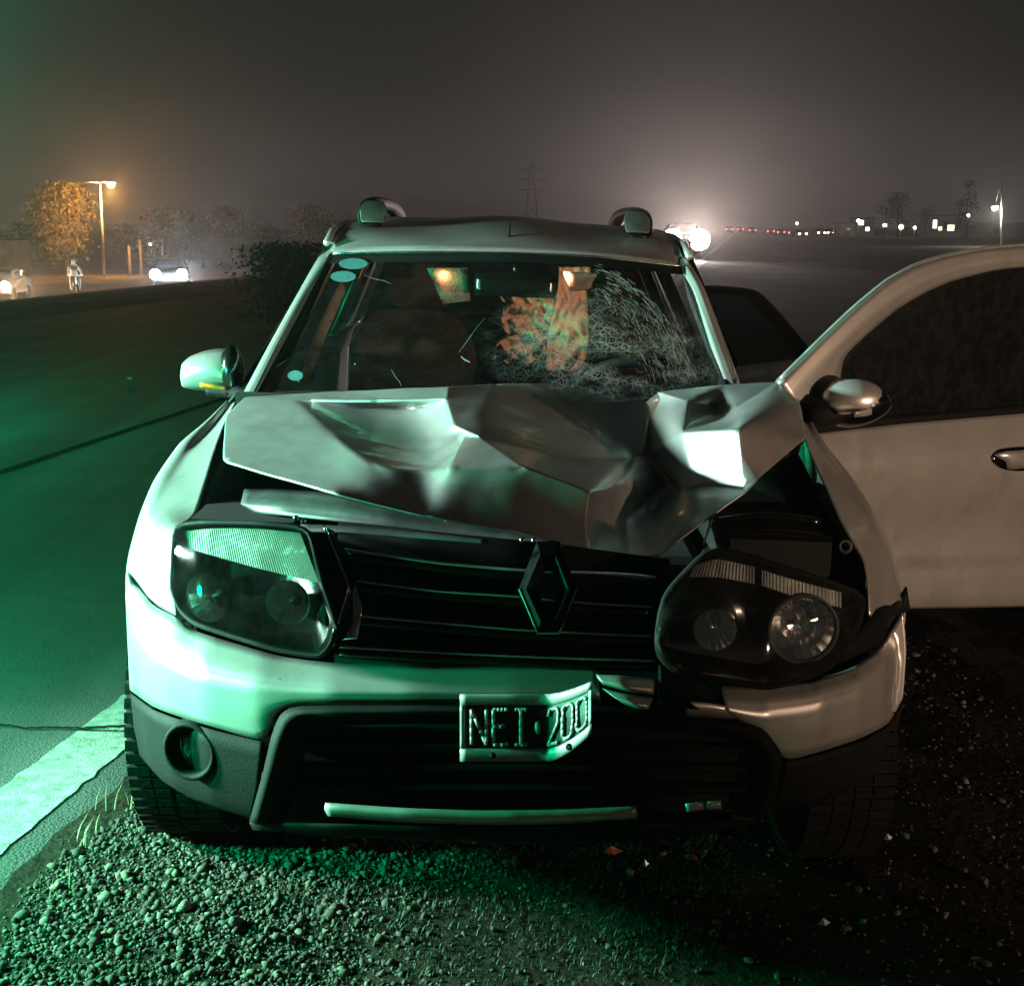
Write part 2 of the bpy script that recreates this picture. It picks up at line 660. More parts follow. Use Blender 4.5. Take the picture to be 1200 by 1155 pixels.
def asphalt_material():
    m = principled('asphalt', (.09, .09, .088), rough=.8)
    nt = m.node_tree
    N, Lk = nt.nodes.new, nt.links.new
    b = nt.nodes['Principled BSDF']
    tcn = N('ShaderNodeTexCoord')
    n1 = N('ShaderNodeTexNoise')
    n1.inputs['Scale'].default_value = 1.3
    n1.inputs['Detail'].default_value = 8
    n1.inputs['Roughness'].default_value = .7
    Lk(tcn.outputs['Object'], n1.inputs['Vector'])
    r = N('ShaderNodeValToRGB')
    r.color_ramp.elements[0].position = .3
    r.color_ramp.elements[1].position = .7
    r.color_ramp.elements[0].color = (.042, .042, .042, 1)
    r.color_ramp.elements[1].color = (.088, .087, .084, 1)
    Lk(n1.outputs['Fac'], r.inputs[0])
    mp = N('ShaderNodeMapping')
    mp.inputs['Rotation'].default_value = (0, 0, math.atan(.177))
    mp.inputs['Scale'].default_value = (1.7, .06, 1)
    Lk(tcn.outputs['Object'], mp.inputs['Vector'])
    n3 = N('ShaderNodeTexNoise')
    n3.inputs['Scale'].default_value = 1.5
    n3.inputs['Detail'].default_value = 5
    Lk(mp.outputs[0], n3.inputs['Vector'])
    m3 = N('ShaderNodeMapRange')
    m3.inputs['From Min'].default_value = .3
    m3.inputs['From Max'].default_value = .7
    m3.inputs['To Min'].default_value = .5
    m3.inputs['To Max'].default_value = 1.35
    Lk(n3.outputs['Fac'], m3.inputs['Value'])
    m4 = N('ShaderNodeMixRGB')
    m4.blend_type = 'MULTIPLY'
    m4.inputs[0].default_value = 1
    Lk(r.outputs[0], m4.inputs[1])
    Lk(m3.outputs[0], m4.inputs[2])
    vo = N('ShaderNodeTexVoronoi')
    vo.inputs['Scale'].default_value = 130
    Lk(tcn.outputs['Object'], vo.inputs['Vector'])
    mr = N('ShaderNodeMapRange')
    mr.inputs['To Min'].default_value = 1.3
    mr.inputs['To Max'].default_value = .6
    Lk(vo.outputs['Distance'], mr.inputs['Value'])
    mm = N('ShaderNodeMixRGB')
    mm.blend_type = 'MULTIPLY'
    mm.inputs[0].default_value = 1
    Lk(m4.outputs[0], mm.inputs[1])
    Lk(mr.outputs[0], mm.inputs[2])
    Lk(mm.outputs[0], b.inputs['Base Color'])
    bp = N('ShaderNodeBump')
    bp.inputs['Strength'].default_value = .55
    bp.inputs['Distance'].default_value = .004
    Lk(vo.outputs['Distance'], bp.inputs['Height'])
    Lk(bp.outputs[0], b.inputs['Normal'])
    return m


dirt = ground_material()
asphalt = asphalt_material()
line_m = principled('road_line_paint', (.38, .38, .35), rough=.85, noise_scale=26, color2=(.13, .13, .12), bump=.4, bump_scale=180)

# ground sheet: fine under the car, stretching to the horizon
def spread(lo, hi, fine_lo, fine_hi, step, n_out):
    mid = list(np.arange(fine_lo, fine_hi + 1e-6, step))
    left = [fine_lo - (fine_lo - lo) * (k / n_out) ** 3 for k in range(n_out, 0, -1)]
    right = [fine_hi + (hi - fine_hi) * (k / n_out) ** 3 for k in range(1, n_out + 1)]
    return left + mid + right


gx = spread(-900, 900, -2.2, 2.6, .06, 46)
gy = spread(-14, 2200, -.6, 3.4, .06, 60)
verts = []
for yy in gy:
    for xx in gx:
        q = road_q(xx, yy)
        drop = .035 if -8.7 < q < .02 and yy < 400 else 0.0
        verts.append((xx, yy, height(xx, yy) - drop))
ground = mk('ground', verts, grid_faces(len(gx), len(gy)), dirt)
ground['kind'] = 'structure'


def edge_q(y):
    return .27 + .035 * noise.noise(Vector((y * 2.3, 0, 0))) + .02 * noise.noise(Vector((y * 9, 4, 0)))


ys = list(np.arange(-4, 6, .05)) + [6 + 380 * (k / 60) ** 2 for k in range(61)]
qs = [0, .1, .3, .7, 1.5, 3, 4.2, 6, 9.0]
verts = []
for yy in ys:
    q0 = edge_q(yy)
    for s in qs:
        q = q0 - s
        x = q + (-1.45 + .177 * yy)
        verts.append((x, yy, height(x, yy) * 0 + (-TILT * (max(-4.0, min(4, q)) - 1.31)) + (.004 if s > 0 else -.02)))
road = mk('road', verts, grid_faces(len(qs), len(ys)), asphalt)
road['kind'] = 'structure'


def road_strip(name, q0f, q1f, y0, y1, mat, lift, n, parent):
    verts, faces = [], []
    for i in range(n + 1):
        yy = y0 + (y1 - y0) * i / n
        for qf in (q0f, q1f):
            q = qf(yy)
            x = q + (-1.45 + .177 * yy)
            verts.append((x, yy, -TILT * (max(-4, min(4, q)) - 1.31) + .004 + lift))
    return mk(name, verts, grid_faces(2, n + 1), mat, parent)


# broken in two where a crack crosses the carriageway
crk = lambda y: .012 * noise.noise(Vector((y * 20, 2, 0)))
road_strip('edge_line', lambda y: -.10 + crk(y), lambda y: .10 + crk(y + 5), -4, 1.335, line_m, .004, 120, road)
road_strip('edge_line', lambda y: -.10 + crk(y), lambda y: .10 + crk(y + 5), 1.352, 5.0, line_m, .004, 80, road)
road_strip('edge_line', lambda y: -.10, lambda y: .10, 5.0, 200, line_m, .004, 40, road)
tar = principled('tar_seam', (.014, .014, .014), rough=1.0, spec=.05, noise_scale=12, noise_amt=.4)
road_strip('tar_seam', lambda y: -2.46 + .02 * noise.noise(Vector((y * 1.2, 0, 3))), lambda y: -2.40 + .02 * noise.noise(Vector((y * 1.4, 8, 3))), .5, 40, tar, .003, 160, road)
# transverse crack
pts = [(-60, 858), (0, 853), (30, 857), (60, 856), (95, 857), (125, 855), (153, 854)]
cv = []
for (a, b) in resample(pts, 60):
    b += 1.2 * noise.noise(Vector((a * .12, 0, 0)))
    w = 1.0 + .7 * noise.noise(Vector((a * .2, 5, 0)))
    for s in (-w, w):
        p = G(a, b + s)
        p.z = -TILT * (max(-4, min(4, road_q(p.x, p.y))) - 1.31) + .0125
        cv.append(p)
mk('pavement_crack', cv, grid_faces(2, 60), tar, road)

# ------------------------------------------------------------------ the crashed car
car = empty('crashed_car', (0, 1.9, 0), 'crashed silver SUV with crumpled bonnet, shattered windscreen and open front door', 'car')

# black box added to keep engine bay gaps dark; floor and firewall
engine = box('engine_bay_fill', (-.05, .74, .62), (1.0, .52, .42), matte, car, tilt=True, bevel=.04)
box('radiator', (0, .40, .59), (.95, .05, .38), matte, car, tilt=True)
box('firewall', (0, 1.17, .72), (1.5, .04, .72), matte, car, tilt=True)
box('floor_pan', (0, 2.4, .32), (1.62, 3.3, .08), matte, car, tilt=True)
box('radiator_support', (0, .33, .40), (1.30, .06, .06), black, car, tilt=True)
for s in (-1, 1):
    box('wheel_arch_liner', (s * .58, .80, .66), (.22, .84, .50), matte, car, tilt=True)

# fenders ------------------------------------------------------------
def fender(I, M, O):
    nu = 30
    rI, rM, rO = (resample(r, nu) for r in (I, M, O))
    pI, pM, pO = ([P(*p) for p in r] for r in (rI, rM, rO))
    rows = []
    for k in range(5):
        t = k / 5
        rows.append([a.lerp(b, t) for a, b in zip(pI, pM)])
    # round the shoulder between M and O
    for k in range(6):
        t = k / 6
        rows.append([a.lerp(b, t) + Vector((0, -.018, .018)) * math.sin(math.pi * t) for a, b in zip(pM, pO)])
    rows.append(pO)
    for f in (.4, .8, 1.0):
        r = []
        for a in pO:
            arch = .36 + math.sqrt(max(0, .40 ** 2 - (a.y - .82) ** 2)) if abs(a.y - .82) < .40 else .30
            zt = min(arch - TILT * a.x, a.z - .03)
            r.append(Vector((a.x + math.copysign(.008 * math.sin(f * 3.1), a.x), a.y, a.z + (zt - a.z) * f)))
        rows.append(r)
    v = [p for r in rows for p in r]
    return mk('front_wing', v, grid_faces(nu, len(rows)), paint, car, sub=1, solid=.004)


fender([(207, 723, .27), (202, 690, .29), (202, 640, .34), (206, 617, .38), (228, 607, .46), (250, 532, .74), (262, 497, .95), (276, 470, 1.2)],
       [(178, 706, .38), (172, 675, .42), (172, 640, .47), (178, 610, .52), (195, 570, .66), (222, 529, .84), (248, 502, 1.02), (270, 474, 1.25)],
       [(149, 669, .56), (150, 655, .60), (154, 635, .66), (163, 603, .72), (180, 563, .82), (210, 521, .98), (242, 496, 1.12), (266, 476, 1.3)])
fender([(1019, 723, .27), (1018, 690, .3), (1013, 658, .36), (1000, 637, .42), (985, 610, .5), (968, 570, .65), (950, 530, .85), (935, 490, 1.1)],
       [(1040, 712, .4), (1038, 690, .44), (1034, 660, .5), (1025, 630, .56), (1010, 600, .66), (988, 565, .8), (962, 530, .95), (945, 495, 1.15)],
       [(1059, 707, .55), (1057, 690, .6), (1051, 660, .68), (1041, 630, .75), (1024, 597, .84), (1000, 562, .95), (972, 530, 1.08), (950, 500, 1.2)])

# bumper cover -------------------------------------------------------
bl = loft('bumper_cover',
     [[(149, 671, .05), (178, 708, .05), (208, 724, .05), (226, 738, .055), (270, 752, .06), (330, 769, .06), (400, 777, .055), (500, 779, .05), (700, 782, .05)],
      [(147, 700, .01), (172, 735, .012), (215, 765, .014), (250, 778, .014), (300, 789, .014), (345, 795, .014), (400, 799, .012), (500, 801, .01), (702, 803, .01)],
      [(148, 722, .0), (172, 758, .0), (215, 783, .0), (255, 796, .0), (300, 804, .0), (345, 809, .0), (400, 811, .0), (500, 812, .0), (703, 813, .0)],
      [(150, 765, .006), (176, 797, .006), (215, 818, .008), (255, 832, .008), (300, 838, .008), (345, 822, .006), (400, 819, .004), (500, 819, .004), (704, 819, .004)],
      [(152, 808, .02), (180, 828, .02), (215, 841, .02), (255, 853, .02), (308, 866, .02), (325, 836, .02), (348, 826, .02), (500, 825, .02), (704, 825, .02)]],
     70, F, paint, car, nv=3, solid=.004)
br = loft('bumper_cover',
     [[(845, 802, .03), (890, 804, .035), (950, 797, .045), (1000, 781, .05), (1034, 757, .05), (1058, 716, .05)],
      [(848, 818, .01), (890, 820, .012), (950, 813, .012), (1000, 799, .012), (1040, 775, .012), (1061, 742, .012)],
      [(852, 832, .0), (890, 838, .0), (950, 829, 0), (1005, 812, .0), (1042, 791, .0), (1062, 765, .0)],
      [(860, 839, .006), (898, 855, .008), (950, 852, .008), (1005, 838, .008), (1042, 818, .008), (1060, 795, .006)],
      [(862, 842, .02), (920, 888, .02), (955, 882, .02), (1005, 866, .02), (1040, 848, .02), (1058, 818, .02)]],
     50, F, paint, car, nv=3, solid=.004)
loft('bumper_shard', [[(803, 822, .0), (830, 824, .0), (862, 829, .004)], [(803, 838, .01), (830, 839, .01), (870, 842, .01)]], 14, F, paint_dusty, car, nv=2, solid=.004)
loft('bumper_shard', [[(698, 790, .0), (725, 791, -.01), (768, 795, .0)], [(704, 798, -.015), (735, 806, -.03), (766, 812, -.01)], [(706, 802, .0), (735, 810, -.01), (766, 814, .0)]],
     14, F, paint_dusty, car, nv=3, solid=.003)
loft('bumper_shard', [[(706, 806, .0), (735, 813, -.015), (766, 817, .0)], [(722, 818, -.02), (745, 826, -.03), (760, 830, -.02)], [(735, 828, .02), (748, 831, .01), (758, 832, .02)]],
     14, F, paint_dusty, car, nv=3, solid=.003)

# black lower cladding, fog lamp pocket, centre intake ----------------
cl = loft('lower_cladding',
     [[(152, 812, .022), (180, 832, .022), (215, 845, .022), (255, 857, .022), (309, 870, .022)],
      [(155, 850, .02), (182, 880, .02), (215, 900, .02), (258, 915, .02), (303, 925, .02)],
      [(163, 884, .03), (188, 912, .03), (222, 932, .03), (260, 945, .03), (296, 955, .03)],
      [(172, 890, .09), (192, 916, .09), (226, 936, .09), (262, 949, .09), (297, 959, .09)]],
     28, F, black, car, nv=3, solid=.004)
loft('lower_cladding',
     [[(921, 892, .022), (955, 886, .022), (1005, 870, .022), (1040, 852, .022), (1058, 822, .022)],
      [(915, 920, .03), (950, 912, .03), (995, 900, .03), (1030, 880, .03), (1050, 860, .03)],
      [(905, 950, .06), (945, 945, .06), (985, 930, .06), (1020, 912, .06), (1040, 890, .06)]],
     28, F, black, car, nv=3, solid=.004)
# fog lamp
fc = F(222, 880, .003)
fax = Vector((-.35, -1, .05)).normalized()
fog = lathe('fog_lamp', [(.066, -.020), (.062, .002), (.056, .006), (.050, .0), (.046, -.02), (.040, -.03)], fc, fax, black, car)
lathe('fog_reflector', [(.040, -.026), (.034, -.034), (.02, -.045), (.004, -.05)], fc, fax, reflector, fog, seg=18)
lathe('fog_lens', [(.041, -.018), (.03, -.012), (.015, -.009), (.001, -.008)], fc, fax, lens_dirty, fog, seg=20)
# centre intake surround
loft('intake_frame',
     [[(292, 962, .012), (308, 905, .004), (318, 862, .0), (328, 838, .0), (350, 827, .0), (500, 826, .0), (704, 826, .0), (800, 839, .0), (858, 843, .0), (895, 854, .0), (917, 885, .0), (912, 925, .01), (895, 960, .02)],
      [(300, 966, -.006), (317, 908, -.012), (328, 868, -.016), (338, 846, -.016), (356, 836, -.016), (500, 835, -.012), (704, 835, -.012), (800, 847, -.012), (852, 850, -.014), (886, 861, -.014), (905, 888, -.012), (902, 925, -.004), (887, 958, .01)],
      [(335, 962, .05), (350, 910, .05), (358, 880, .05), (366, 860, .05), (380, 850, .05), (500, 848, .05), (704, 848, .05), (790, 858, .05), (842, 862, .05), (868, 872, .05), (880, 892, .05), (876, 925, .05), (862, 955, .05)]],
     90, F, black, car, nv=2, solid=.004)
loft('intake_mesh', [[(340, 848, .06), (600, 846, .06), (880, 860, .06)], [(320, 968, .08), (600, 985, .08), (885, 965, .08)]], 30, F, matte, car, nv=4)
for k, py in enumerate((868, 892, 916)):
    loft('intake_slat', [[(345, py, .045), (600, py + 3, .045), (876, py + 4, .045)], [(345, py + 9, .04), (600, py + 12, .04), (876, py + 13, .04)], [(345, py + 10, .06), (600, py + 13, .06), (876, py + 14, .06)]],
         24, F, black, car, nv=1, solid=.003)
loft('lower_lip', [[(292, 964, .012), (380, 966, .0), (600, 972, .0), (750, 968, .0), (893, 962, .02)],
                   [(296, 972, .02), (380, 978, .01), (600, 986, .01), (750, 984, .01), (880, 968, .03)],
                   [(320, 974, .12), (400, 980, .12), (600, 988, .12), (750, 986, .12), (870, 970, .12)]], 40, F, black, car, nv=2, solid=.004)
loft('skid_trim', [[(381, 940, .0), (470, 946, -.006), (560, 949, -.008), (660, 948, -.006), (745, 944, .0)],
                   [(380, 948, -.008), (470, 955, -.014), (560, 958, -.016), (660, 957, -.014), (747, 953, -.008)],
                   [(384, 956, .004), (470, 963, .0), (560, 966, .0), (660, 965, .0), (746, 959, .004)]], 44, F, alu, car, nv=2, solid=.004)
loft('skid_trim', [[(803, 942, -.01), (824, 940, -.012)], [(805, 951, -.012), (825, 948, -.014)]], 5, F, alu, car, nv=2, solid=.004)
loft('skid_trim', [[(829, 940, -.012), (845, 938, -.014)], [(829, 948, -.014), (846, 947, -.016)]], 5, F, alu, car, nv=2, solid=.004)

# grille ---------------------------------------------------------------
grille = loft('grille', [[(396, 612, .10), (500, 622, .10), (640, 636, .10), (785, 655, .10)], [(392, 778, .08), (500, 780, .08), (640, 782, .08), (785, 785, .08)]], 30, F, matte, car, nv=4)
for ln in ([(404, 643), (513, 659), (615, 668), (725, 672), (768, 676)], [(418, 680), (513, 692), (605, 698), (690, 706), (764, 710)],
           [(412, 720), (500, 728), (605, 737), (680, 741), (765, 745)], [(398, 757), (515, 764), (640, 770), (768, 774)]):
    sl = loft('slat', [[(a, b + 2, .042) for a, b in ln], [(a, b + 9, .036) for a, b in ln], [(a, b + 13, .05) for a, b in ln], [(a, b + 13, .085) for a, b in ln]],
              34, F, gloss, grille, nv=1, solid=.003)
    loft('chrome_strip', [[(a, b - 1.3, .046) for a, b in ln], [(a, b + .5, .036) for a, b in ln], [(a, b + 2.0, .037) for a, b in ln]], 34, F, alu, sl, nv=1, solid=.001)
tube('grille_trim', [F(a, b, .02) for a, b in resample([(379, 616), (394, 650), (408, 684), (408, 690), (398, 722), (387, 757)], 24)], .0022, chrome, car, 6)
loft('grille_end', [[(383, 618, .035), (409, 684, .03), (388, 758, .035)], [(392, 622, .05), (416, 686, .045), (396, 758, .05)]], 16, F, gloss, car, nv=1, solid=.004)
loft('grille_end', [[(416, 684, .03), (424, 712, .03), (418, 748, .03)], [(408, 700, .04), (406, 722, .04), (398, 750, .04)]], 14, F, chrome, car, nv=2, solid=.004)

# rhombus emblem
out6 = [(629, 743), (656, 743), (677, 690), (656, 634), (629, 634), (607, 690)]
mid6 = [(634, 728), (651, 728), (667, 690), (651, 649), (634, 649), (617, 690)]
in6 = [(640, 712), (646, 712), (656, 690), (646, 668), (640, 668), (629, 690)]
v = [F(a, b, .030) for a, b in out6] + [F(a, b, .012) for a, b in mid6] + [F(a, b, .030) for a, b in in6]
f = [(i, (i + 1) % 6, 6 + (i + 1) % 6, 6 + i) for i in range(6)] + [(6 + i, 6 + (i + 1) % 6, 12 + (i + 1) % 6, 12 + i) for i in range(6)]
dark_chrome = principled('dark_chrome', (.03, .03, .03), metallic=.9, rough=.25, noise_scale=30, noise_amt=.4, rough_var=.1)
mk('emblem', v, f, dark_chrome, grille, smooth_shade=False, solid=.004, bevel=.002)
low4 = [out6[i] for i in (5, 0, 1, 2)]
mk('emblem_edge', [F(a, b, .024) for a, b in low4] + [F(642 + (a - 642) * .95, 688 + (b - 688) * .965, .021) for a, b in low4],
   [(i, i + 1, 5 + i, 4 + i) for i in range(3)], chrome, grille, smooth_shade=False, solid=.002)
mk('emblem_back', [F(a, b, .038) for a, b in out6], [(0, 1, 2, 3, 4, 5)], gloss, grille)

# slam panel and bits under the bonnet --------------------------------
loft('slam_panel', [[(286, 573, .60), (330, 573, .52), (392, 577, .42), (450, 592, .34), (520, 606, .30), (600, 618, .26), (650, 628, .24)],
                    [(282, 590, .50), (330, 590, .42), (392, 597, .34), (450, 606, .29), (520, 617, .26), (600, 629, .22), (650, 637, .20)],
                    [(300, 602, .46), (340, 604, .38), (392, 610, .32), (450, 616, .28), (520, 624, .25), (600, 634, .22), (650, 640, .20)]], 40, P, primer, car, nv=3, solid=.004)
loft('slam_panel_lip', [[(352, 614, .24), (400, 616, .2), (500, 624, .16), (572, 632, .14)], [(354, 622, .22), (400, 624, .19), (500, 631, .15), (572, 636, .13)]], 20, P, primer, car, nv=2, solid=.004)
loft('inner_wing', [[(230, 606, .5), (246, 560, .68), (262, 535, .85)], [(262, 604, .56), (280, 570, .72), (296, 548, .9)], [(300, 604, .66), (310, 580, .8), (320, 556, .95)]], 12, P, grey_plastic, car, nv=3, solid=.004)
loft('inner_wing', [[(990, 640, .56), (965, 590, .76), (935, 530, 1.0)], [(950, 640, .62), (930, 590, .75), (915, 540, .95)], [(900, 650, .7), (890, 600, .85), (880, 560, 1.0)]], 12, P, black, car, nv=3, solid=.004)
for pts in ([(836, 612), (870, 607), (905, 605), (940, 609), (962, 612)], [(838, 630), (868, 627), (905, 625), (940, 628), (975, 634)]):
    tube('coolant_hose', [P(a, b, .42) for a, b in resample(pts, 12)], .010, gloss, car, 8)
box('washer_bottle', P(905, 648, .66), (.22, .16, .13), black, car, bevel=.02)
loft('gap_blocker', [[(955, 628, .50), (1012, 648, .44)], [(955, 720, .42), (1016, 725, .38)]], 6, P, matte, car, nv=2, solid=.01)  # black sheet added to close the bright gap by the right headlamp
for a, b in ((347, 608), (356, 612), (483, 601), (511, 606), (524, 609), (612, 634), (626, 634), (640, 642)):
    lathe('bolt', [(.006, 0), (.006, .006), (.001, .008)], P(a, b, .19 if a > 590 else .29), (0, -.5, 1), chrome, car, seg=8)
tube('torn_wire', [P(a, b, .3) for a, b in resample([(834, 608), (827, 630), (820, 645), (817, 662)], 10)], .003, grey_plastic, car, 5)
lathe('wing_bolt_eye', [(.016, 0), (.016, .01), (.009, .012), (.008, 0)], P(990, 640, .40), (-.2, -1, .2), grey_plastic, car, seg=14)

# headlamps ------------------------------------------------------------
def headlamp(top, bot, strips, bowls, off, lens_mat):
    n = 36
    rt, rb = resample(top, n), resample(bot, n)
    cx = sum(p[0] for p in rt + rb) / (2 * n)
    cyy = sum(p[1] for p in rt + rb) / (2 * n)
    loop = rt + rb[::-1]
    root_v, rf = [], []
    m = len(loop)
    for k, (sc, of) in enumerate(((1.0, .0), (.985, .012), (.93, .10))):
        for a, b in loop:
            root_v.append(F(cx + (a - cx) * sc, cyy + (b - cyy) * sc, off + of))
    for k in range(2):
        for i in range(m):
            rf.append((k * m + i, k * m + (i + 1) % m, (k + 1) * m + (i + 1) % m, (k + 1) * m + i))
    # back of the housing
    back = [(2 * m + i, 2 * m + i + 1, 2 * m + m - 2 - i, 2 * m + m - 1 - i) for i in range(n - 1)]
    hous = mk('headlamp', root_v, rf + back, gloss, car, solid=.003)
    tube('gasket', [F(a, b, off) for a, b in loop], .0055, black, hous, 6, closed=True)
    for st, sb, so, amp, nn, mm in strips:
        a, b = resample(st, nn), resample(sb, nn)
        vv = []
        for row, dz in ((a, 0), (b, .012)):
            for i, p in enumerate(row):
                vv.append(F(p[0], p[1], off + so + dz + (amp if i % 2 else -amp)))
        mk('indicator_strip', vv, grid_faces(nn, 2), mm, hous, smooth_shade=False)
    for (a, b), r, of, ax in bowls:
        c = F(a, b, off + of)
        bw = lathe('reflector_bowl', [(r, 0), (r * .97, -.006), (r * .8, -.024), (r * .55, -.040), (r * .3, -.05), (r * .12, -.054)], c, ax, reflector, hous, seg=22, smooth_shade=False)
        lathe('bulb', [(.007, -.054), (.007, -.025), (.003, -.015), (.0005, -.012)], c, ax, amber if r < .035 else chrome, hous, seg=10)
        if r > .06:
            lathe('reflector_rim', [(r * 1.1, -.003), (r * 1.1, .004), (r * .99, .002), (r * .97, -.006)], c, ax, grey_plastic, hous, seg=26)
    # lens, bulging slightly
    vv, nvv = [], 7
    for j in range(nvv):
        t = j / (nvv - 1)
        for p, q in zip(rt, rb):
            vv.append(F(p[0] + (q[0] - p[0]) * t, p[1] + (q[1] - p[1]) * t, off - .004 - .012 * math.sin(math.pi * t)))
    mk('lens', vv, grid_faces(n, nvv), lens_mat, hous)
    return hous


clear_strip = principled('clear_fluted_strip', (.80, .82, .80), metallic=.35, rough=.25, noise_scale=30, noise_amt=.4, rough_var=.12)
headlamp([(203, 645), (205, 624), (214, 615), (240, 612), (300, 613), (350, 618), (363, 626), (372, 660), (382, 695), (393, 728)],
         [(203, 650), (202, 690), (211, 714), (229, 730), (275, 746), (330, 762), (374, 768), (387, 756), (394, 735)],
         [([(209, 623), (250, 619), (300, 619), (352, 624)], [(208, 639), (250, 651), (300, 665), (374, 683)], .018, .0016, 120, clear_strip)],
         [((243, 700), .052, .05, (-.4, -1, .05)), ((337, 706), .046, .05, (-.12, -1, .05))], .0, lens_dirty)
headlamp([(770, 747), (773, 722), (779, 700), (790, 684), (820, 653), (843, 644), (880, 652), (920, 665), (998, 690), (1012, 703)],
         [(770, 752), (773, 768), (790, 785), (850, 797), (900, 805), (950, 792), (980, 775), (1005, 735), (1012, 708)],
         [([(815, 662), (840, 655), (884, 664)], [(808, 676), (840, 676), (884, 684)], .015, .003, 40, clear_strip),
          ([(893, 668), (940, 682), (986, 694)], [(893, 686), (940, 702), (986, 712)], .015, .003, 46, clear_strip)],
         [((838, 738), .042, .03, (-.05, -1, .02)), ((941, 737), .066, .035, (.05, -1, .02))], -.03, lens)
tube('lens_edge', [F(a, b, -.045) for a, b in resample([(830, 640), (820, 652), (790, 683), (779, 700), (772, 730), (771, 755), (778, 775), (792, 785)], 24)], .0026, lens, car, 6)
loft('broken_bracket', [[(998, 752, -.01), (1030, 715, .0), (1052, 705, .02), (1063, 688, .05)], [(985, 778, -.01), (1028, 755, .0), (1050, 722, .02), (1067, 715, .05)]], 12, F, black, car, nv=2, solid=.012)
loft('broken_bracket', [[(772, 780, -.02), (790, 786, -.02), (828, 794, -.01)], [(772, 826, .0), (795, 830, .0), (845, 832, .01)]], 12, F, black, car, nv=2, solid=.01)

# bonnet ----------------------------------------------------------------
hv = {}
def H(name, px, py, Y):
    hv[name] = (px, py, Y)
for n_, p_ in dict(
    r0=(264, 487, .956), r1=(287, 465, 1.14), r2=(400, 458, 1.11), r3=(525, 453, 1.02), r4=(580, 450, 1.13), r5=(640, 449, 1.18),
    r6=(690, 457, 1.19), r7=(757, 471, 1.18), r8=(772, 459, 1.14), r9=(850, 450, 1.16), r10=(912, 447, 1.16), r11=(938, 472, .93), r12=(945, 513, .70),
    q1=(890, 560, .52), q2=(870, 578, .46), q3=(830, 607, .44), q4=(772, 650, .33), q5=(735, 654, .36), f4=(690, 645, .22),
    f3=(600, 622, .215), f2=(500, 605, .215), f1=(390, 578, .23), f0=(260, 540, .52),
    a1=(345, 468, 1.04), a2=(388, 508, .66), a3=(432, 548, .31), b1=(400, 471, 1.00), b2=(500, 469, .93), b3=(523, 468, .90),
    g2=(400, 478, 1.04), g3=(500, 476, 1.05),
    c1=(450, 505, .85), c6=(468, 532, .56), c2=(497, 552, .37), c3=(546, 508, .62), c4=(502, 522, .72), c5=(527, 547, .31),
    d1=(532, 498, .66), d4=(752, 532, .90), d5=(640, 495, .92), d6=(700, 497, 1.03),
    e1=(563, 513, .56), e2=(610, 545, .31), e3=(692, 576, .28), e4=(655, 538, .52), e5=(740, 536, .88), e6=(725, 572, .54),
    g1=(685, 612, .25), h1=(735, 605, .70), h2=(790, 565, .86), i1=(775, 612, .58), i4=(812, 598, .48),
    j1=(759, 534, .93), j2=(800, 506, .84), j3=(866, 502, .66), j4=(872, 572, .48), j5=(830, 567, .64), j6=(800, 572, .76),
    k1=(763, 477, 1.14), k2=(806, 470, .98), k3=(812, 490, .90), k4=(862, 478, .96), k5=(838, 476, 1.08), k6=(840, 492, .94),
    m1=(560, 585, .255), m2=(640, 598, .255),
).items():
    H(n_, *p_)
# the torn flank right of the fold stands up and looks left
_n = Vector((-.70, -.655, .285)).normalized()
_p0 = P(759, 534, .74)
for n_ in ('j2', 'j3', 'j4', 'j5', 'j6'):
    a_, b_, _y = hv[n_]
    d_ = ray(a_, b_)
    hv[n_] = (a_, b_, (CAM + d_ * ((_p0 - CAM).dot(_n) / d_.dot(_n))).y)
names = list(hv)
idx = {n_: i for i, n_ in enumerate(names)}
bound = 'r0 r1 r2 r3 r4 r5 r6 r7 r8 r9 r10 r11 r12 q1 q2 q3 q4 q5 f4 f3 f2 f1 f0'.split()
folds = ['r1 a1 a2 a3', 'a1 b1 b2 b3 r3', 'b3 d1 c3 e1', 'd1 e1 e4 e5 d4 r7', 'e1 e2', 'a3 c2 c5 e2 e3 e6 e5', 'e3 g1 f4', 'c3 c5', 'r7 k1 j1', 'k2 k3 j2', 'j1 j2 j3 j4 j5 j6 j1',
         'k2 k5 k4', 'k6 k4 r10', 'k5 k6', 'j3 k4', 'j4 q2', 'j6 h2', 'i1 i4 q3', 'i1 q4', 'd4 j1', 'r8 k2', 'h1 q5', 'g2 g3']
edges = [(idx[a], idx[b]) for a, b in zip(bound, bound[1:] + bound[:1])]
for fl in folds:
    s = fl.split()
    edges += [(idx[a], idx[b]) for a, b in zip(s, s[1:])]
v2 = [Vector((hv[n_][0], -hv[n_][1])) for n_ in names]
ov, oe, of, orig, _, _ = delaunay_2d_cdt(v2, edges, [], 1, 1e-4)
hverts = []
for k, p in enumerate(ov):
    if orig[k]:
        hverts.append(P(*hv[names[orig[k][0]]]))
    else:
        near = sorted(range(len(v2)), key=lambda i: (v2[i] - p).length)[:3]
        ws = [1 / ((v2[i] - p).length + .1) for i in near]
        hverts.append(P(p.x, -p.y, sum(w * hv[names[i]][2] for w, i in zip(ws, near)) / sum(ws)))
hood = mk('bonnet', hverts, [tuple(f_) for f_ in of], paint, car)
hb = bmesh.new()
hb.from_mesh(hood.data)
lay = hb.edges.layers.float.new('crease_edge')
soft = [{idx[a], idx[b]} for fl in ('r1 a1 a2 a3', 'h1 q5', 'j6 h2', 'j4 q2', 'g2 g3', 'a3 c2 c5 e2') for a, b in zip(fl.split(), fl.split()[1:])]
foldset = [set(e_) for e_ in edges]
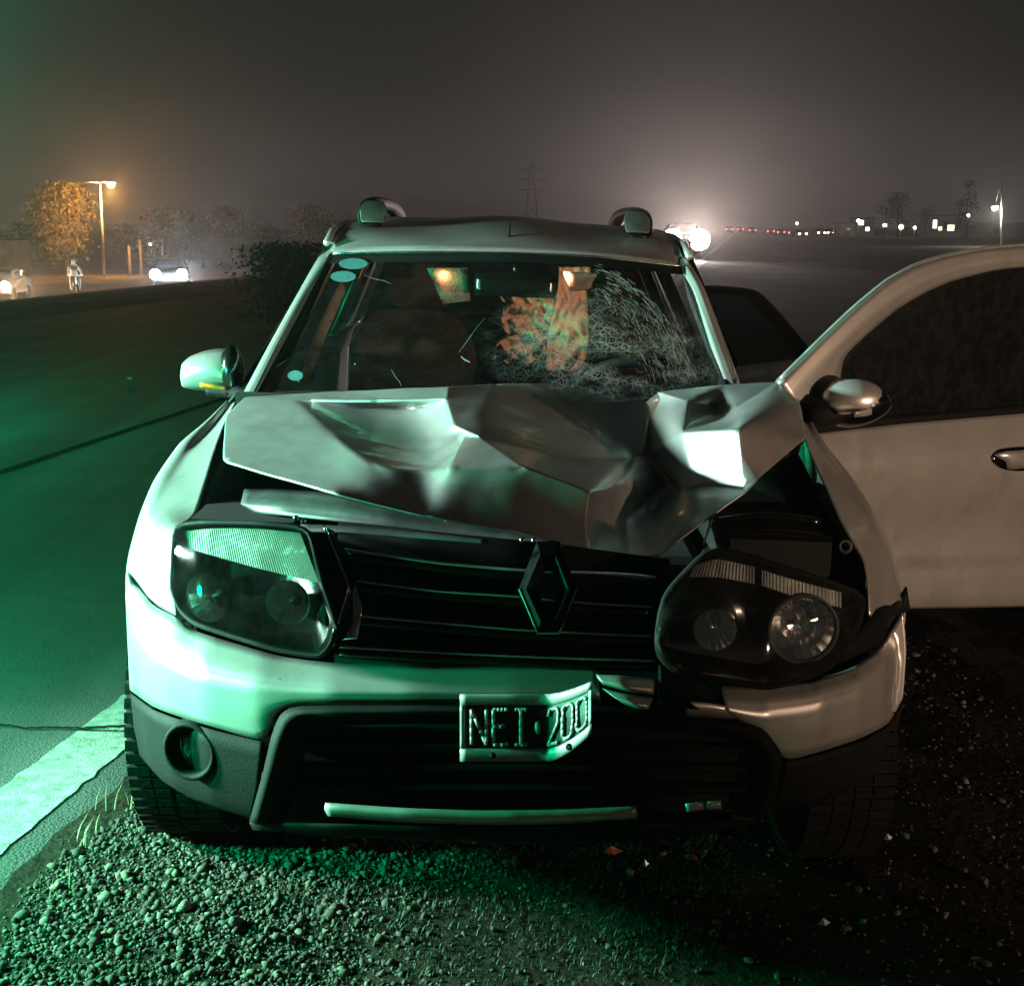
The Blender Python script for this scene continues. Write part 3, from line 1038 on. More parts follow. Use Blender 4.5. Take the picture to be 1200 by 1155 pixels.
origin_of = [o_[0] if o_ else -1 for o_ in orig]
for e_ in hb.edges:
    pr = {origin_of[e_.verts[0].index], origin_of[e_.verts[1].index]}
    if e_.is_boundary:
        e_[lay] = 1.0
    elif pr in soft:
        e_[lay] = .8
    elif pr in foldset:
        e_[lay] = 1.0
    else:
        e_[lay] = .0
vl = hb.verts.layers.float.new('crease_vert')
for v_ in hb.verts:
    if v_.is_boundary:
        v_[vl] = 1.0
hb.to_mesh(hood.data)
hb.free()
m = hood.modifiers.new('sub', 'SUBSURF')
m.levels = m.render_levels = 5
m = hood.modifiers.new('round', 'SMOOTH')
m.factor = .5
m.iterations = 4
tex = bpy.data.textures.new('dents', 'CLOUDS')
tex.noise_scale = .16
m = hood.modifiers.new('dents', 'DISPLACE')
m.texture = tex
m.strength = .004
m = hood.modifiers.new('solid', 'SOLIDIFY')
m.thickness = .004

# windscreen, pillars, roof ---------------------------------------------
wsrows = [[(296, 470, 1.17), (430, 474, 1.08), (573, 475, 1.05), (710, 472, 1.08), (856, 458, 1.17)],
          [(343, 384, 1.53), (460, 384, 1.46), (586, 384, 1.43), (708, 386, 1.46), (832, 386, 1.53)],
          [(387, 299, 1.90), (490, 298, 1.845), (597, 298, 1.825), (700, 303, 1.845), (803, 314, 1.90)]]
windscreen = loft('windscreen', wsrows, 33, P, wind, car, nv=8)
loft('windscreen_top_band', [[(388, 298, 1.895), (490, 297, 1.84), (597, 297, 1.82), (700, 302, 1.84), (803, 313, 1.895)], [(382, 309, 1.84), (490, 307, 1.795), (597, 307, 1.775), (700, 312, 1.795), (801, 322, 1.855)]], 24, P, black, car, nv=1)
for pts in ([(299, 468, 1.165), (344, 384, 1.525), (388, 300, 1.893)], [(853, 460, 1.165), (829, 386, 1.525), (801, 314, 1.893)]):
    tube('windscreen_seal', [P(*p) for p in resample(pts, 14)], .010, black, car, 6)


def ws(px, py, lift=.003):
    """point on the windscreen, a little in front of it"""
    t = (470 - py) / 170
    xm = (px - 585) / 260
    Y = 1.05 + (1.825 - 1.05) * t + .09 * xm * xm * (1 - .2 * t)
    return P(px, py, Y - lift)


def ribbon(segs, parent, name='glass_cracks'):
    vv, ff = [], []
    for pts, w in segs:
        base = len(vv)
        n = len(pts)
        for i, (a, b) in enumerate(pts):
            c, d = pts[max(0, i - 1)], pts[min(n - 1, i + 1)]
            tx, ty = d[0] - c[0], d[1] - c[1]
            L = math.hypot(tx, ty) + 1e-6
            ww = w * (.35 + .65 * math.sin(math.pi * (i + .5) / n))
            vv.append(ws(a - ty / L * ww, b + tx / L * ww, .006))
            vv.append(ws(a + ty / L * ww, b - tx / L * ww, .006))
        for i in range(n - 1):
            ff.append((base + 2 * i, base + 2 * i + 1, base + 2 * i + 3, base + 2 * i + 2))
    o = mk(name, vv, ff, crack_m, parent)
    o['kind'] = 'stuff'
    return o


segs = []
# arcs sweeping down the right half of the screen
for k in range(520):
    t = random.random() ** 1.9
    x0, y0 = 692 + 10 * random.random() - 8 * t, 306 + 12 * random.random() + 30 * t
    x2, y2 = 818 - 60 * t + random.uniform(-4, 4), 452
    x1, y1 = 784 - 42 * t, 340 + 34 * t
    s0 = random.random() ** .8 * .95
    s1 = min(1, s0 + random.uniform(.01, .07))
    pts = []
    for i in range(5):
        s = s0 + (s1 - s0) * i / 4
        pts.append(((1 - s) ** 2 * x0 + 2 * s * (1 - s) * x1 + s * s * x2 + random.uniform(-.5, .5), (1 - s) ** 2 * y0 + 2 * s * (1 - s) * y1 + s * s * y2 + random.uniform(-.5, .5)))
    segs.append((pts, random.uniform(.08, .34)))
# web of the blow: radial cracks tied together by broken rings
ic = (646, 398)
rad = []
for k in range(22):
    an = 2 * math.pi * (k + random.uniform(-.5, .5)) / 22
    L = random.uniform(34, 100) * (1.35 if math.cos(an) > .2 else .8)
    pts, w_ = [], 0.0
    for i in range(9):
        r_ = 5 + L * (i / 8) ** 1.15
        w_ += random.gauss(0, .05)
        x, y = ic[0] + r_ * math.cos(an + w_), ic[1] + r_ * .62 * math.sin(an + w_)
        if not (318 < x < 828 and 308 < y < 452):
            break
        pts.append((x, y))
    if len(pts) > 3:
        rad.append(pts)
        segs.append((pts, random.uniform(.06, .2)))
for i in range(len(rad)):
    p_, q_ = rad[i], rad[(i + 1) % len(rad)]
    for j in range(1, min(len(p_), len(q_))):
        if random.random() < .4:
            m_ = ((p_[j][0] + q_[j][0]) / 2 + random.uniform(-1.5, 1.5), (p_[j][1] + q_[j][1]) / 2 + random.uniform(-1.5, 1.5))
            segs.append(([p_[j], m_, q_[j]], random.uniform(.06, .18)))
# crazed band below the arcs
for k in range(150):
    x = 742 + 68 * random.random()
    y = 366 + 84 * random.random()
    if y > 452 or x > 770 + (y - 330) * .55:
        continue
    an = random.gauss(.95, .5)
    ln = random.uniform(.8, 4.5)
    segs.append(([(x - ln * math.cos(an), y - ln * math.sin(an)), (x, y), (x + ln * math.cos(an + .2), y + ln * math.sin(an + .2))], random.uniform(.08, .3)))
# lone scratches and chips
for (a, b, c, d, w) in ((538, 412, 568, 372, .25), (425, 322, 458, 332, .16), (458, 432, 470, 452, .22), (540, 418, 550, 425, .9), (415, 426, 417, 427, .8)):
    segs.append(([(a + (c - a) * i / 4 + random.uniform(-.8, .8), b + (d - b) * i / 4 + random.uniform(-.8, .8)) for i in range(5)], w))
ribbon(segs, windscreen)
for (a, b, rx, ry) in ((414, 309, 17, 6.5), (402, 324, 15, 6.5), (346, 440, 9, 6)):
    n = 18
    vv = [ws(a + rx * math.cos(2 * math.pi * i / n), b + ry * math.sin(2 * math.pi * i / n), .004) for i in range(n)]
    mk('sticker', vv, [tuple(range(n))], sticker, windscreen)

loft('windscreen_pillar', [[(282, 466, 1.22), (313, 408, 1.46), (348, 345, 1.74), (372, 303, 1.92), (388, 283, 2.06), (397, 274, 2.2), (411, 268, 2.5)],
                           [(287, 466, 1.19), (318, 408, 1.43), (353, 345, 1.71), (378, 303, 1.89), (392, 285, 2.03), (401, 275, 2.18), (414, 269, 2.48)],
                           [(296, 466, 1.19), (324, 408, 1.43), (358, 346, 1.71), (386, 301, 1.90), (398, 286, 2.02), (407, 276, 2.17), (419, 270, 2.46)]], 26, P, paint, car, nv=3, solid=.02)
loft('windscreen_pillar', [[(868, 452, 1.22), (848, 395, 1.46), (824, 335, 1.74), (808, 308, 1.92), (798, 295, 2.06), (789, 288, 2.2), (774, 283, 2.5)],
                           [(864, 452, 1.19), (842, 395, 1.43), (819, 337, 1.71), (803, 311, 1.89), (793, 297, 2.03), (784, 289, 2.18), (770, 284, 2.48)],
                           [(851, 452, 1.19), (832, 395, 1.43), (812, 340, 1.71), (797, 315, 1.90), (787, 299, 2.02), (778, 290, 2.17), (765, 285, 2.46)]], 26, P, paint_dusty, car, nv=3, solid=.02)

RC = -.012                 # middle of the roof
rv, nxr = [], 25
roof_y = [1.86, 1.92, 2.02, 2.15, 2.35, 2.6, 3.0, 3.5, 3.95, 4.15]
roof_z = [1.474, 1.497, 1.524, 1.548, 1.572, 1.584, 1.586, 1.57, 1.53, 1.50]
for yy, zz in zip(roof_y, roof_z):
    hw = .592 - .02 * (yy - 1.86)
    for i in range(nxr):
        u = 2 * i / (nxr - 1) - 1
        bow = .060 * u * u if yy < 2.0 else 0
        x = RC + hw * u
        z = zz - .030 * abs(u) ** 2.4 - (.012 if abs(u) > .97 else 0) + .006 * math.cos(u * 6.5) * (1 if yy > 2 else 0)
        rv.append(W(x, yy + bow, z))
roof = mk('roof', rv, grid_faces(nxr, len(roof_y)), paint, car, sub=1, solid=.01)
tube('roof_front_lip', [P(*p) for p in resample([(388, 296.5, 1.885), (490, 296, 1.83), (597, 296.5, 1.81), (700, 301, 1.83), (803, 312.5, 1.885)], 30)], .0035, chrome, roof, 6)
lathe('antenna_base', [(.014, 0), (.012, .012), (.004, .02)], P(594, 293, 1.93), (0, -.1, 1), gloss, roof, seg=12)
tube('antenna', [P(594, 291, 1.93), P(597, 274, 2.0), P(598, 257, 2.10)], [.0045, .0035, .0018], black, roof, 6)

rail_cap = principled('rail_end_plastic', (.13, .13, .13), metallic=.5, rough=.3, noise_scale=20, noise_amt=.3)
# roof rails: arched bars on feet
for s, xc in ((-1, -.500), (1, .455)):
    prof = [(2.12, 1.535, .046), (2.16, 1.575, .046), (2.22, 1.612, .042), (2.32, 1.632, .036), (2.6, 1.642, .028), (3.1, 1.642, .026), (3.4, 1.632, .03), (3.55, 1.59, .036), (3.62, 1.545, .04)]
    v, fcs = [], []
    n = len(prof)
    for k, (yy, zz, w) in enumerate(prof):
        bot = 1.530 if k in (0, n - 1) else max(1.528, zz - (.075 if k in (1, n - 2) else .10 if k in (2, n - 3) else .05))
        xo = xc + (-.02 * s if k < 2 else 0)
        for dx, z in ((-w, bot), (-w * .9, zz - .012), (-w * .45, zz), (w * .45, zz), (w * .9, zz - .012), (w, bot)):
            v.append(W(xo + dx * 1.0, yy, z))
    for k in range(n - 1):
        for j in range(6):
            fcs.append((k * 6 + j, k * 6 + (j + 1) % 6, (k + 1) * 6 + (j + 1) % 6, (k + 1) * 6 + j))
    fcs += [tuple(range(6)), tuple((n - 1) * 6 + j for j in range(6))]
    rl = mk('roof_rail', v, fcs, black if s < 0 else gloss, car, sub=1)
    # bright end cap facing forward
    c = [W(xc - .030 * s + dx, 2.105 + dy, z) for dx, dy, z in ((-.040, .0, 1.545), (.040, .0, 1.545), (.046, .035, 1.59), (.030, .07, 1.616), (-.030, .07, 1.616), (-.046, .035, 1.59))]
    c2 = [p + Vector((0, .02, .004)) for p in c]
    mk('rail_end', c + c2, [(0, 1, 2, 3, 4, 5), (6, 11, 10, 9, 8, 7)] + [(i, (i + 1) % 6, 6 + (i + 1) % 6, 6 + i) for i in range(6)], rail_cap, rl, smooth_shade=True, bevel=.014)

# body sides behind the front wings -------------------------------------
def side(s, y0, y1, name='body_side'):
    n = 40
    v = []
    rows = [(.30, .835), (.42, .878), (.62, .888), (.78, .880), (.92, .872), (1.01, .845), (1.055, .805)]
    for zz, xx in rows:
        for i in range(n):
            yy = y0 + (y1 - y0) * i / (n - 1)
            taper = .03 * smooth(3.2, 4.3, yy) + (.02 * (1 - smooth(1.25, 2.0, yy)))
            d = abs(yy - 3.49)
            z = zz
            if d < .40:
                z = max(zz, min(1.0, .36 + math.sqrt(.40 ** 2 - d * d)))
            v.append(W(s * (xx - taper), yy, z))
    return mk(name, v, grid_faces(n, len(rows)), paint, car, solid=.006)


side(-1, 1.30, 4.28)
side(1, 3.26, 4.28)
box('door_sill', (.84, 1.83, .36), (.07, 1.06, .12), paint, car, tilt=True, bevel=.015)
for s in (-1, 1):
    ya = 1.30 if s < 0 else 2.36
    # side glass and its frame
    for (a, b) in ((([(1.45, 1.06), (2.30, 1.06)]), ([(1.98, 1.47), (2.30, 1.50)])), (([(2.42, 1.06), (3.30, 1.06)]), ([(2.42, 1.50), (3.25, 1.49)])), (([(3.40, 1.06), (3.95, 1.06)]), ([(3.35, 1.48), (3.75, 1.45)]))):
        if s > 0 and a[0][0] < 3.3:
            continue
        xs = lambda z: s * (.80 - (z - 1.06) * .47)
        v = [W(xs(z), y, z) for y, z in (a[0], a[1], b[1], b[0])]
        mk('side_window', v, [(0, 1, 2, 3)], side_glass, car, solid=.004)
    for yb, yt, w in ((2.36, 2.36, .06), (3.35, 3.30, .05), (4.05, 3.85, .12)):
        v = [W(s * .80, yb - w, 1.05), W(s * .80, yb + w, 1.05), W(s * .585, yt + w, 1.51), W(s * .585, yt - w, 1.51)]
        mk('roof_pillar', v, [(0, 1, 2, 3)], paint if s < 0 else black, car, solid=.03)
    tube('roof_gutter', [W(s * (.592) + RC, yy, zz) for yy, zz in ((1.95, 1.475), (2.1, 1.512), (2.4, 1.537), (3.0, 1.55), (3.6, 1.53), (4.1, 1.47))], .012, paint, car, 8)
loft('tailgate', [[(-.80, 4.24, .45), (0, 4.33, .45), (.80, 4.24, .45)], [(-.80, 4.25, .95), (0, 4.34, .95), (.80, 4.25, .95)], [(-.76, 4.22, 1.08), (0, 4.30, 1.08), (.76, 4.22, 1.08)]], 15, W, paint, car, nv=2, solid=.01)
loft('rear_window', [[(-.74, 4.22, 1.09), (0, 4.30, 1.09), (.74, 4.22, 1.09)], [(-.58, 4.05, 1.47), (0, 4.12, 1.48), (.58, 4.05, 1.47)]], 11, W, side_glass, car, nv=2)

# rear door standing ajar
RH, RU = Vector((.865, 2.36, 0)), Vector((math.sin(math.radians(33)), math.cos(math.radians(33)), 0))
RN = Vector((RU.y, -RU.x, 0))


def R(px, py, off=0.0):
    d = ray(px, py)
    t = (RH + RN * off - CAM).dot(RN) / d.dot(RN)
    return CAM + d * t


rdoor = loft('rear_door', [[(852, 432, .0), (900, 425, .0), (955, 418, .0)], [(852, 470, .02), (900, 464, .02), (957, 458, .02)], [(853, 560, .0), (900, 555, .0), (955, 548, .0)], [(853, 600, -.02), (900, 596, -.02), (930, 592, -.02)]], 10, R, paint, car, nv=3, solid=.05)
loft('window_frame', [[(838, 438, .004), (824, 350, .004), (828, 335, .004), (860, 336, .004), (888, 341, .004), (912, 364, .004), (948, 408, .004), (954, 424, .004)],
                      [(848, 436, .004), (834, 356, .004), (836, 345, .004), (858, 345, .004), (882, 350, .004), (904, 371, .004), (938, 412, .004), (944, 424, .004)]], 30, R, black, rdoor, nv=1, solid=.03)
loft('door_window', [[(830, 342, .0), (858, 341, .0), (886, 346, .0)], [(846, 440, .0), (895, 434, .0), (948, 426, .0)]], 8, R, side_glass, rdoor, nv=3)

# wheels ----------------------------------------------------------------
def wheel(x, y, z):
    s = 1 if x > 0 else -1
    prof = [(.225, -.10), (.30, -.108), (.328, -.100), (.342, -.08), (.345, -.03), (.345, .03), (.342, .08), (.328, .100), (.30, .108), (.225, .10)]
    t = lathe('wheel', prof, (x, y, z), (s, 0, 0), rubber, car, seg=40)
    # tread blocks
    v, fcs = [], []
    for k in range(66):
        a = 2 * math.pi * k / 66
        for off_, w in ((-.072, .026), (-.024, .018), (.024, .018), (.072, .026)):
            a2 = a + (.05 if off_ > 0 else 0)
            b0 = len(v)
            for da in (-.036, .036):
                for dw in (-w, w):
                    for rr in (.34, .3485):
                        v.append((x + off_ + dw, y + rr * math.cos(a2 + da), z + rr * math.sin(a2 + da)))
            fcs += [tuple(b0 + i for i in ff) for ff in BOXF]
    tr = mk('tread', v, fcs, rubber, t, smooth_shade=False)
    tr['kind'] = 'stuff'
    lathe('rim', [(.228, .09), (.222, .06), (.20, .055), (.05, .075), (.005, .078)], (x, y, z), (s, 0, 0), rim_m, t, seg=30)


for x in (-.795, .795):
    for y in (.82, 3.49):
        wheel(x, y, .343 - TILT * x + (0.004 if x < 0 else 0))

# interior ----------------------------------------------------------------
loft('dashboard', [[(-.70, 1.18, 1.03), (0, 1.12, 1.05), (.70, 1.18, 1.03)], [(-.70, 1.45, 1.05), (0, 1.42, 1.08), (.70, 1.45, 1.05)], [(-.70, 1.60, 1.0), (0, 1.58, 1.02), (.70, 1.60, 1.0)], [(-.70, 1.58, .7), (0, 1.56, .6), (.70, 1.58, .7)]], 20, W, dash, car, nv=3)
for xs in (-.36, .36):
    st = loft('front_seat', [[(xs - .25, 1.95, .62), (xs, 1.93, .60), (xs + .25, 1.95, .62)], [(xs - .26, 2.35, .58), (xs, 2.35, .55), (xs + .26, 2.35, .58)], [(xs - .26, 2.42, .75), (xs, 2.44, .75), (xs + .26, 2.42, .75)],
                             [(xs - .23, 2.52, 1.10), (xs, 2.54, 1.12), (xs + .23, 2.52, 1.10)], [(xs - .15, 2.55, 1.20), (xs, 2.56, 1.22), (xs + .15, 2.55, 1.20)]], 12, W, fabric, car, nv=3, solid=.12, sub=1)
    box('headrest', (xs, 2.58, 1.32), (.26, .10, .18), fabric, st, tilt=True, bevel=.04, smooth_shade=True)
box('rear_seat', (0, 3.3, .80), (1.3, .22, .75), fabric, car, tilt=True, bevel=.06)
loft('headlining', [[(-.56, 1.98, 1.455), (0, 1.93, 1.47), (.56, 1.98, 1.455)], [(-.56, 3.9, 1.49), (0, 3.9, 1.51), (.56, 3.9, 1.49)]], 8, W, beige, car, nv=2)
# steering wheel
sc_, sr = W(.36, 1.74, .99), .185
tube('steering_wheel', [sc_ + Vector((sr * math.cos(a), -.10 * math.sin(a), sr * .9 * math.sin(a))) for a in np.linspace(0, 2 * math.pi, 28, endpoint=False)], .016, dash, car, 8, closed=True)
lathe('steering_hub', [(.07, 0), (.06, .03), (.01, .04)], sc_, (0, .9, .35), dash, car, seg=14)
# inside mirror and sun visor
mir = loft('inside_mirror', [[(557, 321, 1.88), (600, 319, 1.87), (652, 325, 1.88)], [(556, 346, 1.88), (600, 348, 1.87), (651, 350, 1.88)]], 10, P, gloss, car, nv=3, solid=.03)
tube('mirror_stem', [P(604, 322, 1.89), P(604, 306, 1.90)], .008, gloss, mir, 6)
loft('sun_visor', [[(500, 314, 1.99), (548, 314, 1.99)], [(519, 356, 1.97), (551, 352, 1.97)]], 5, P, beige, car, nv=4, solid=.015)
loft('sun_visor', [[(660, 318, 1.99), (700, 320, 1.99)], [(668, 340, 1.97), (690, 338, 1.97)]], 5, P, beige, car, nv=4, solid=.015)
dome = lathe('dome_lamp', [(.012, .0), (.012, .010), (.006, .014), (.0005, .015)], P(517, 317, 2.02), (0, -.3, -1), dome_e, car, seg=14)
lamp('dome_and_cloth_light', 'POINT', P(519, 321, 1.972), .28, (1.0, .42, .2), .012)
lamp('dome_and_cloth_light', 'SPOT', P(662, 322, 1.98), 9, (1.0, .40, .22), .02, target=P(640, 390, 2.3), angle=120, blend=.5)  # added spot apart from the dome lamp, turns the hanging cloth orange
# added cloth sheets standing in for the orange glow behind the mirror
v, n1, n2 = [], 24, 40
for j in range(n2):
    t = j / (n2 - 1)
    for i in range(n1):
        u = i / (n1 - 1)
        px = 655 + 37 * u - 10 * t * (1 - u) + 2 * math.sin(7 * t + 3 * u) - 6 * t
        py = 313 + 122 * t
        v.append(P(px, py, 2.28 - .10 * t + .05 * noise.noise(Vector((u * 5, t * 9, 3)))))
mk('orange_glow_cloth', v, grid_faces(n1, n2), beige, car, solid=.003)
v = []
for j in range(40):
    t = j / 39
    for i in range(40):
        u = i / 39
        v.append(P(582 + 80 * u + (1 - u) * (9 * math.sin(4 * t) + 8 * noise.noise(Vector((t * 9, 1, 5)))) + 3 * math.sin(13 * t), 344 + 6 * noise.noise(Vector((u * 8, 7, 7))) + (80 + 16 * noise.noise(Vector((u * 5, 2, 8)))) * t, 2.32 - .06 * t + .07 * noise.noise(Vector((u * 7, t * 8, 0))) + .03 * noise.noise(Vector((u * 17, t * 19, 4)))))
mk('orange_glow_cloth', v, grid_faces(40, 40), beige, car, solid=.003)
# trim of the far door pillar
loft('pillar_trim', [[(350, 445, 1.75), (372, 385, 2.2), (400, 330, 2.4)], [(362, 445, 1.78), (386, 385, 2.25), (410, 330, 2.45)]], 8, P, beige, car, nv=2, solid=.01)

# left door mirror ---------------------------------------------------------
def blob(name, c, rx, ry, rz, mat, parent, shape=None, seg=20, ring=12):
    v, fcs = [], []
    for j in range(ring + 1):
        th = math.pi * j / ring
        for i in range(seg):
            ph = 2 * math.pi * i / seg
            p = Vector((rx * math.sin(th) * math.cos(ph), ry * math.sin(th) * math.sin(ph), rz * math.cos(th)))
            if shape:
                p = shape(p)
            v.append(Vector(c) + p)
    for j in range(ring):
        for i in range(seg):
            fcs.append((j * seg + i, j * seg + (i + 1) % seg, (j + 1) * seg + (i + 1) % seg, (j + 1) * seg + i))
    o = mk(name, v, fcs, mat, parent)
    bm = bmesh.new()
    bm.from_mesh(o.data)
    bmesh.ops.remove_doubles(bm, verts=bm.verts, dist=1e-5)
    bmesh.ops.recalc_face_normals(bm, faces=bm.faces)
    bm.to_mesh(o.data)
    bm.free()
    return o


mloop_t = [(211, 440), (213, 427), (222, 418), (240, 411), (258, 408), (274, 409), (279, 420)]
mloop_b = [(212, 448), (213, 453), (222, 456), (240, 458), (258, 460), (270, 460), (279, 455)]
v, nn = [], 22
rt, rb = resample(mloop_t, nn), resample(mloop_b, nn)
nvv = 11
for j in range(nvv):
    t = j / (nvv - 1)
    for i, (p, q) in enumerate(zip(rt, rb)):
        u = i / (nn - 1)
        bulge = math.sin(math.pi * min(1, max(0, t))) ** .6 * (.085 * math.sqrt(max(0, 1 - (2 * u - 1.05) ** 2 * .85)))
        v.append(P(p[0] + (q[0] - p[0]) * t, p[1] + (q[1] - p[1]) * t, 1.50 - bulge))
mleft = mk('door_mirror', v, grid_faces(nn, nvv), paint, car, solid=.01)
loft('mirror_indicator', [[(234, 449, 1.415), (250, 451, 1.41), (266, 453, 1.425)], [(234, 454, 1.425), (250, 456, 1.42), (264, 458, 1.43)]], 8, P, amber, mleft, nv=1, solid=.004)
blob('mirror_arm', P(272, 432, 1.46), .035, .05, .07, gloss, mleft)
tube('mirror_mount', [P(270, 456, 1.46), P(282, 462, 1.42), P(292, 464, 1.36)], .022, black, mleft, 8)
loft('mirror_base', [[(240, 458, 1.45), (268, 461, 1.43)], [(242, 464, 1.47), (270, 466, 1.45)]], 6, P, black, mleft, nv=1, solid=.02)

# opened front door ----------------------------------------------------------
door_rows = [[(938, 509, .0), (1000, 502, .0), (1060, 495, .0), (1130, 489, .0), (1246, 479, .0)],
             [(940, 528, .022), (1000, 524, .022), (1060, 519, .022), (1130, 514, .022), (1247, 506, .022)],
             [(942, 552, .040), (1000, 548, .040), (1060, 545, .040), (1130, 541, .040), (1248, 534, .040)],
             [(945, 585, .026), (1000, 583, .026), (1060, 580, .026), (1130, 577, .026), (1249, 573, .026)],
             [(950, 625, -.008), (1000, 623, -.008), (1060, 620, -.008), (1130, 617, -.008), (1250, 612, -.008)],
             [(955, 655, -.010), (1000, 653, -.010), (1060, 650, -.010), (1130, 647, -.010), (1250, 642, -.010)],
             [(960, 675, .022), (1000, 674, .022), (1060, 672, .022), (1130, 670, .022), (1250, 666, .022)],
             [(965, 700, .012), (1000, 700, .012), (1060, 700, .012), (1130, 699, .012), (1250, 697, .012)],
             [(968, 714, -.01), (1000, 714, -.01), (1060, 713, -.01), (1130, 712, -.01), (1250, 710, -.01)]]
door = loft('front_door', door_rows, 26, D, paint, car, nv=2, sub=1, solid=.05, soff=-1)
fo = [(914, 450, 0), (917, 445, 0), (960, 402, 0), (1000, 364, 0), (1040, 331, 0), (1075, 312, 0), (1110, 301, 0), (1160, 292, 0), (1210, 288, 0), (1240, 290, 0), (1246, 310, 0), (1247, 400, 0), (1246, 478, 0)]
fm = [(930, 470, .012), (935, 458, .012), (975, 412, .012), (1012, 378, .012), (1048, 348, .012), (1080, 329, .012), (1112, 317, .012), (1160, 307, .012), (1205, 303, .012), (1228, 306, .012), (1232, 320, .012), (1232, 400, .012), (1231, 478, .012)]
fi = [(984, 488, .0), (984, 448, .0), (990, 418, .0), (1016, 392, .0), (1052, 362, .0), (1084, 343, .0), (1114, 330, .0), (1160, 318, .0), (1200, 313, .0), (1216, 316, .0), (1218, 330, .0), (1218, 400, .0), (1217, 478, .0)]
loft('window_frame', [fo, fm, fi], 60, D, paint, door, nv=3, solid=.03)
tube('frame_seal', [D(a, b, -.005) for a, b, _ in resample(fi, 50)], .006, black, door, 6)
tube('frame_outer_seal', [D(a - 1, b - 1, -.012) for a, b, _ in resample(fo[1:11], 40)], .008, alu, door, 6)
loft('sail_panel', [[(914, 450, .0), (940, 470, .004), (984, 455, .004)], [(936, 512, .0), (960, 508, .004), (988, 500, .004)]], 10, D, black, door, nv=2, solid=.02)
loft('door_window', [[(984, 440, -.012), (1014, 390, -.012), (1084, 338, -.012), (1160, 315, -.012), (1225, 308, -.012)], [(984, 500, -.006), (1014, 500, -.006), (1084, 494, -.006), (1160, 488, -.006), (1225, 484, -.006)]], 24, D, side_glass, door, nv=4)
loft('belt_seal', [[(975, 492, .006), (1060, 487, .006), (1130, 481, .006), (1234, 472, .006)], [(938, 510, .012), (1060, 496, .012), (1130, 490, .012), (1246, 480, .012)]], 20, D, black, door, nv=1, solid=.012)
dtrim = loft('door_trim', [[(940, 506, -.055), (1246, 478, -.055)], [(968, 714, -.055), (1250, 710, -.055)]], 8, D, dash, door, nv=3)
loft('handle_recess', [[(1163, 535, .043), (1172, 527, .041), (1190, 524, .040), (1225, 523, .040), (1238, 530, .042)], [(1164, 541, .044), (1174, 549, .043), (1190, 552, .043), (1225, 550, .043), (1238, 540, .043)]], 14, D, gloss, door, nv=2, solid=.003)
loft('door_handle', [[(1166, 534, .048), (1180, 529, .066), (1205, 527, .071), (1234, 529, .05)], [(1178, 541, .056), (1186, 540, .072), (1205, 538, .076), (1234, 538, .052)], [(1180, 549, .048), (1188, 550, .061), (1205, 548, .066), (1234, 545, .05)]], 14, D, paint, door, nv=2, solid=.006)
# mirror on the open door
mc = D(1003, 472, .09)
dm = blob('door_mirror', mc, .098, .07, .066, gloss, door, shape=lambda p: Vector((p.x, p.y, p.z * (1 - .25 * p.x / .1))))
blob('mirror_cap', mc + Vector((-.012, -.012, .012)), .086, .064, .055, paint, door)
tube('mirror_mount', [D(948, 482, .01), D(962, 485, .05), D(985, 484, .08)], [.05, .04, .03], black, door, 10)
loft('mirror_indicator', [[(1002, 483, .165), (1018, 480, .165), (1034, 474, .14)], [(1002, 489, .16), (1018, 487, .16), (1036, 480, .14)]], 8, D, alu, door, nv=1, solid=.004)

# licence plate -------------------------------------------------------------
def plate(u, vv, lift=0.0):
    """u 0..1 along, vv 0..1 up; the right third is bent forward and its foot kicked up"""
    if u < .56:
        px = 539 + u * 182
        py = 892 - vv * 79
        off = -.034
    else:
        w = (u - .56) / .44
        px = 640.9 + w * 52 * (1 + .0 * vv)
        e = w ** 1.6
        py = 892 - 33 * e - vv * (79 - 18 * e)
        off = -.034 - .085 * w
    return F(px, py, off - lift)


def plate_patch(u0, u1, v0, v1, lift, name, mat, parent, n=24, m=6, bulge=0):
    v = [plate(u0 + (u1 - u0) * i / n, v0 + (v1 - v0) * j / m, lift) for j in range(m + 1) for i in range(n + 1)]
    return mk(name, v, grid_faces(n + 1, m + 1), mat, parent, solid=.0015)


lp = plate_patch(0, 1, 0, 1, 0, 'licence_plate', plate_black, car)
plate_patch(.0, 1, 0, .19, .0025, 'plate_lower_band', plate_white, lp, m=2)
plate_patch(.0, 1, .84, 1, .0025, 'plate_upper_band', plate_white, lp, m=2)
plate_patch(.0, .03, .19, .84, .0025, 'plate_border', plate_white, lp, n=2)
plate_patch(.97, 1, .19, .84, .0025, 'plate_border', plate_white, lp, n=2)
GLY = {'N': [[(0, 0), (0, 1)], [(0, 1), (1, 0)], [(1, 0), (1, 1)]], 'E': [[(0, 0), (0, 1)], [(0, 1), (1, 1)], [(0, .52), (.8, .52)], [(0, 0), (1, 0)]],
       'I': [[(.5, 0), (.5, 1)], [(.1, 0), (.9, 0)], [(.1, 1), (.9, 1)]], '2': [[(0, .8), (.15, 1)], [(.15, 1), (.85, 1)], [(.85, 1), (1, .8)], [(1, .8), (1, .58)], [(1, .58), (0, 0)], [(0, 0), (1, 0)]],
       '0': [[(0, .12), (0, .88)], [(0, .88), (.2, 1)], [(.2, 1), (.8, 1)], [(.8, 1), (1, .88)], [(1, .88), (1, .12)], [(1, .12), (.8, 0)], [(.8, 0), (.2, 0)], [(.2, 0), (0, .12)]]}
letter_m = principled('plate_letter', (.30, .31, .30), rough=.4, noise_scale=60, noise_amt=.4)
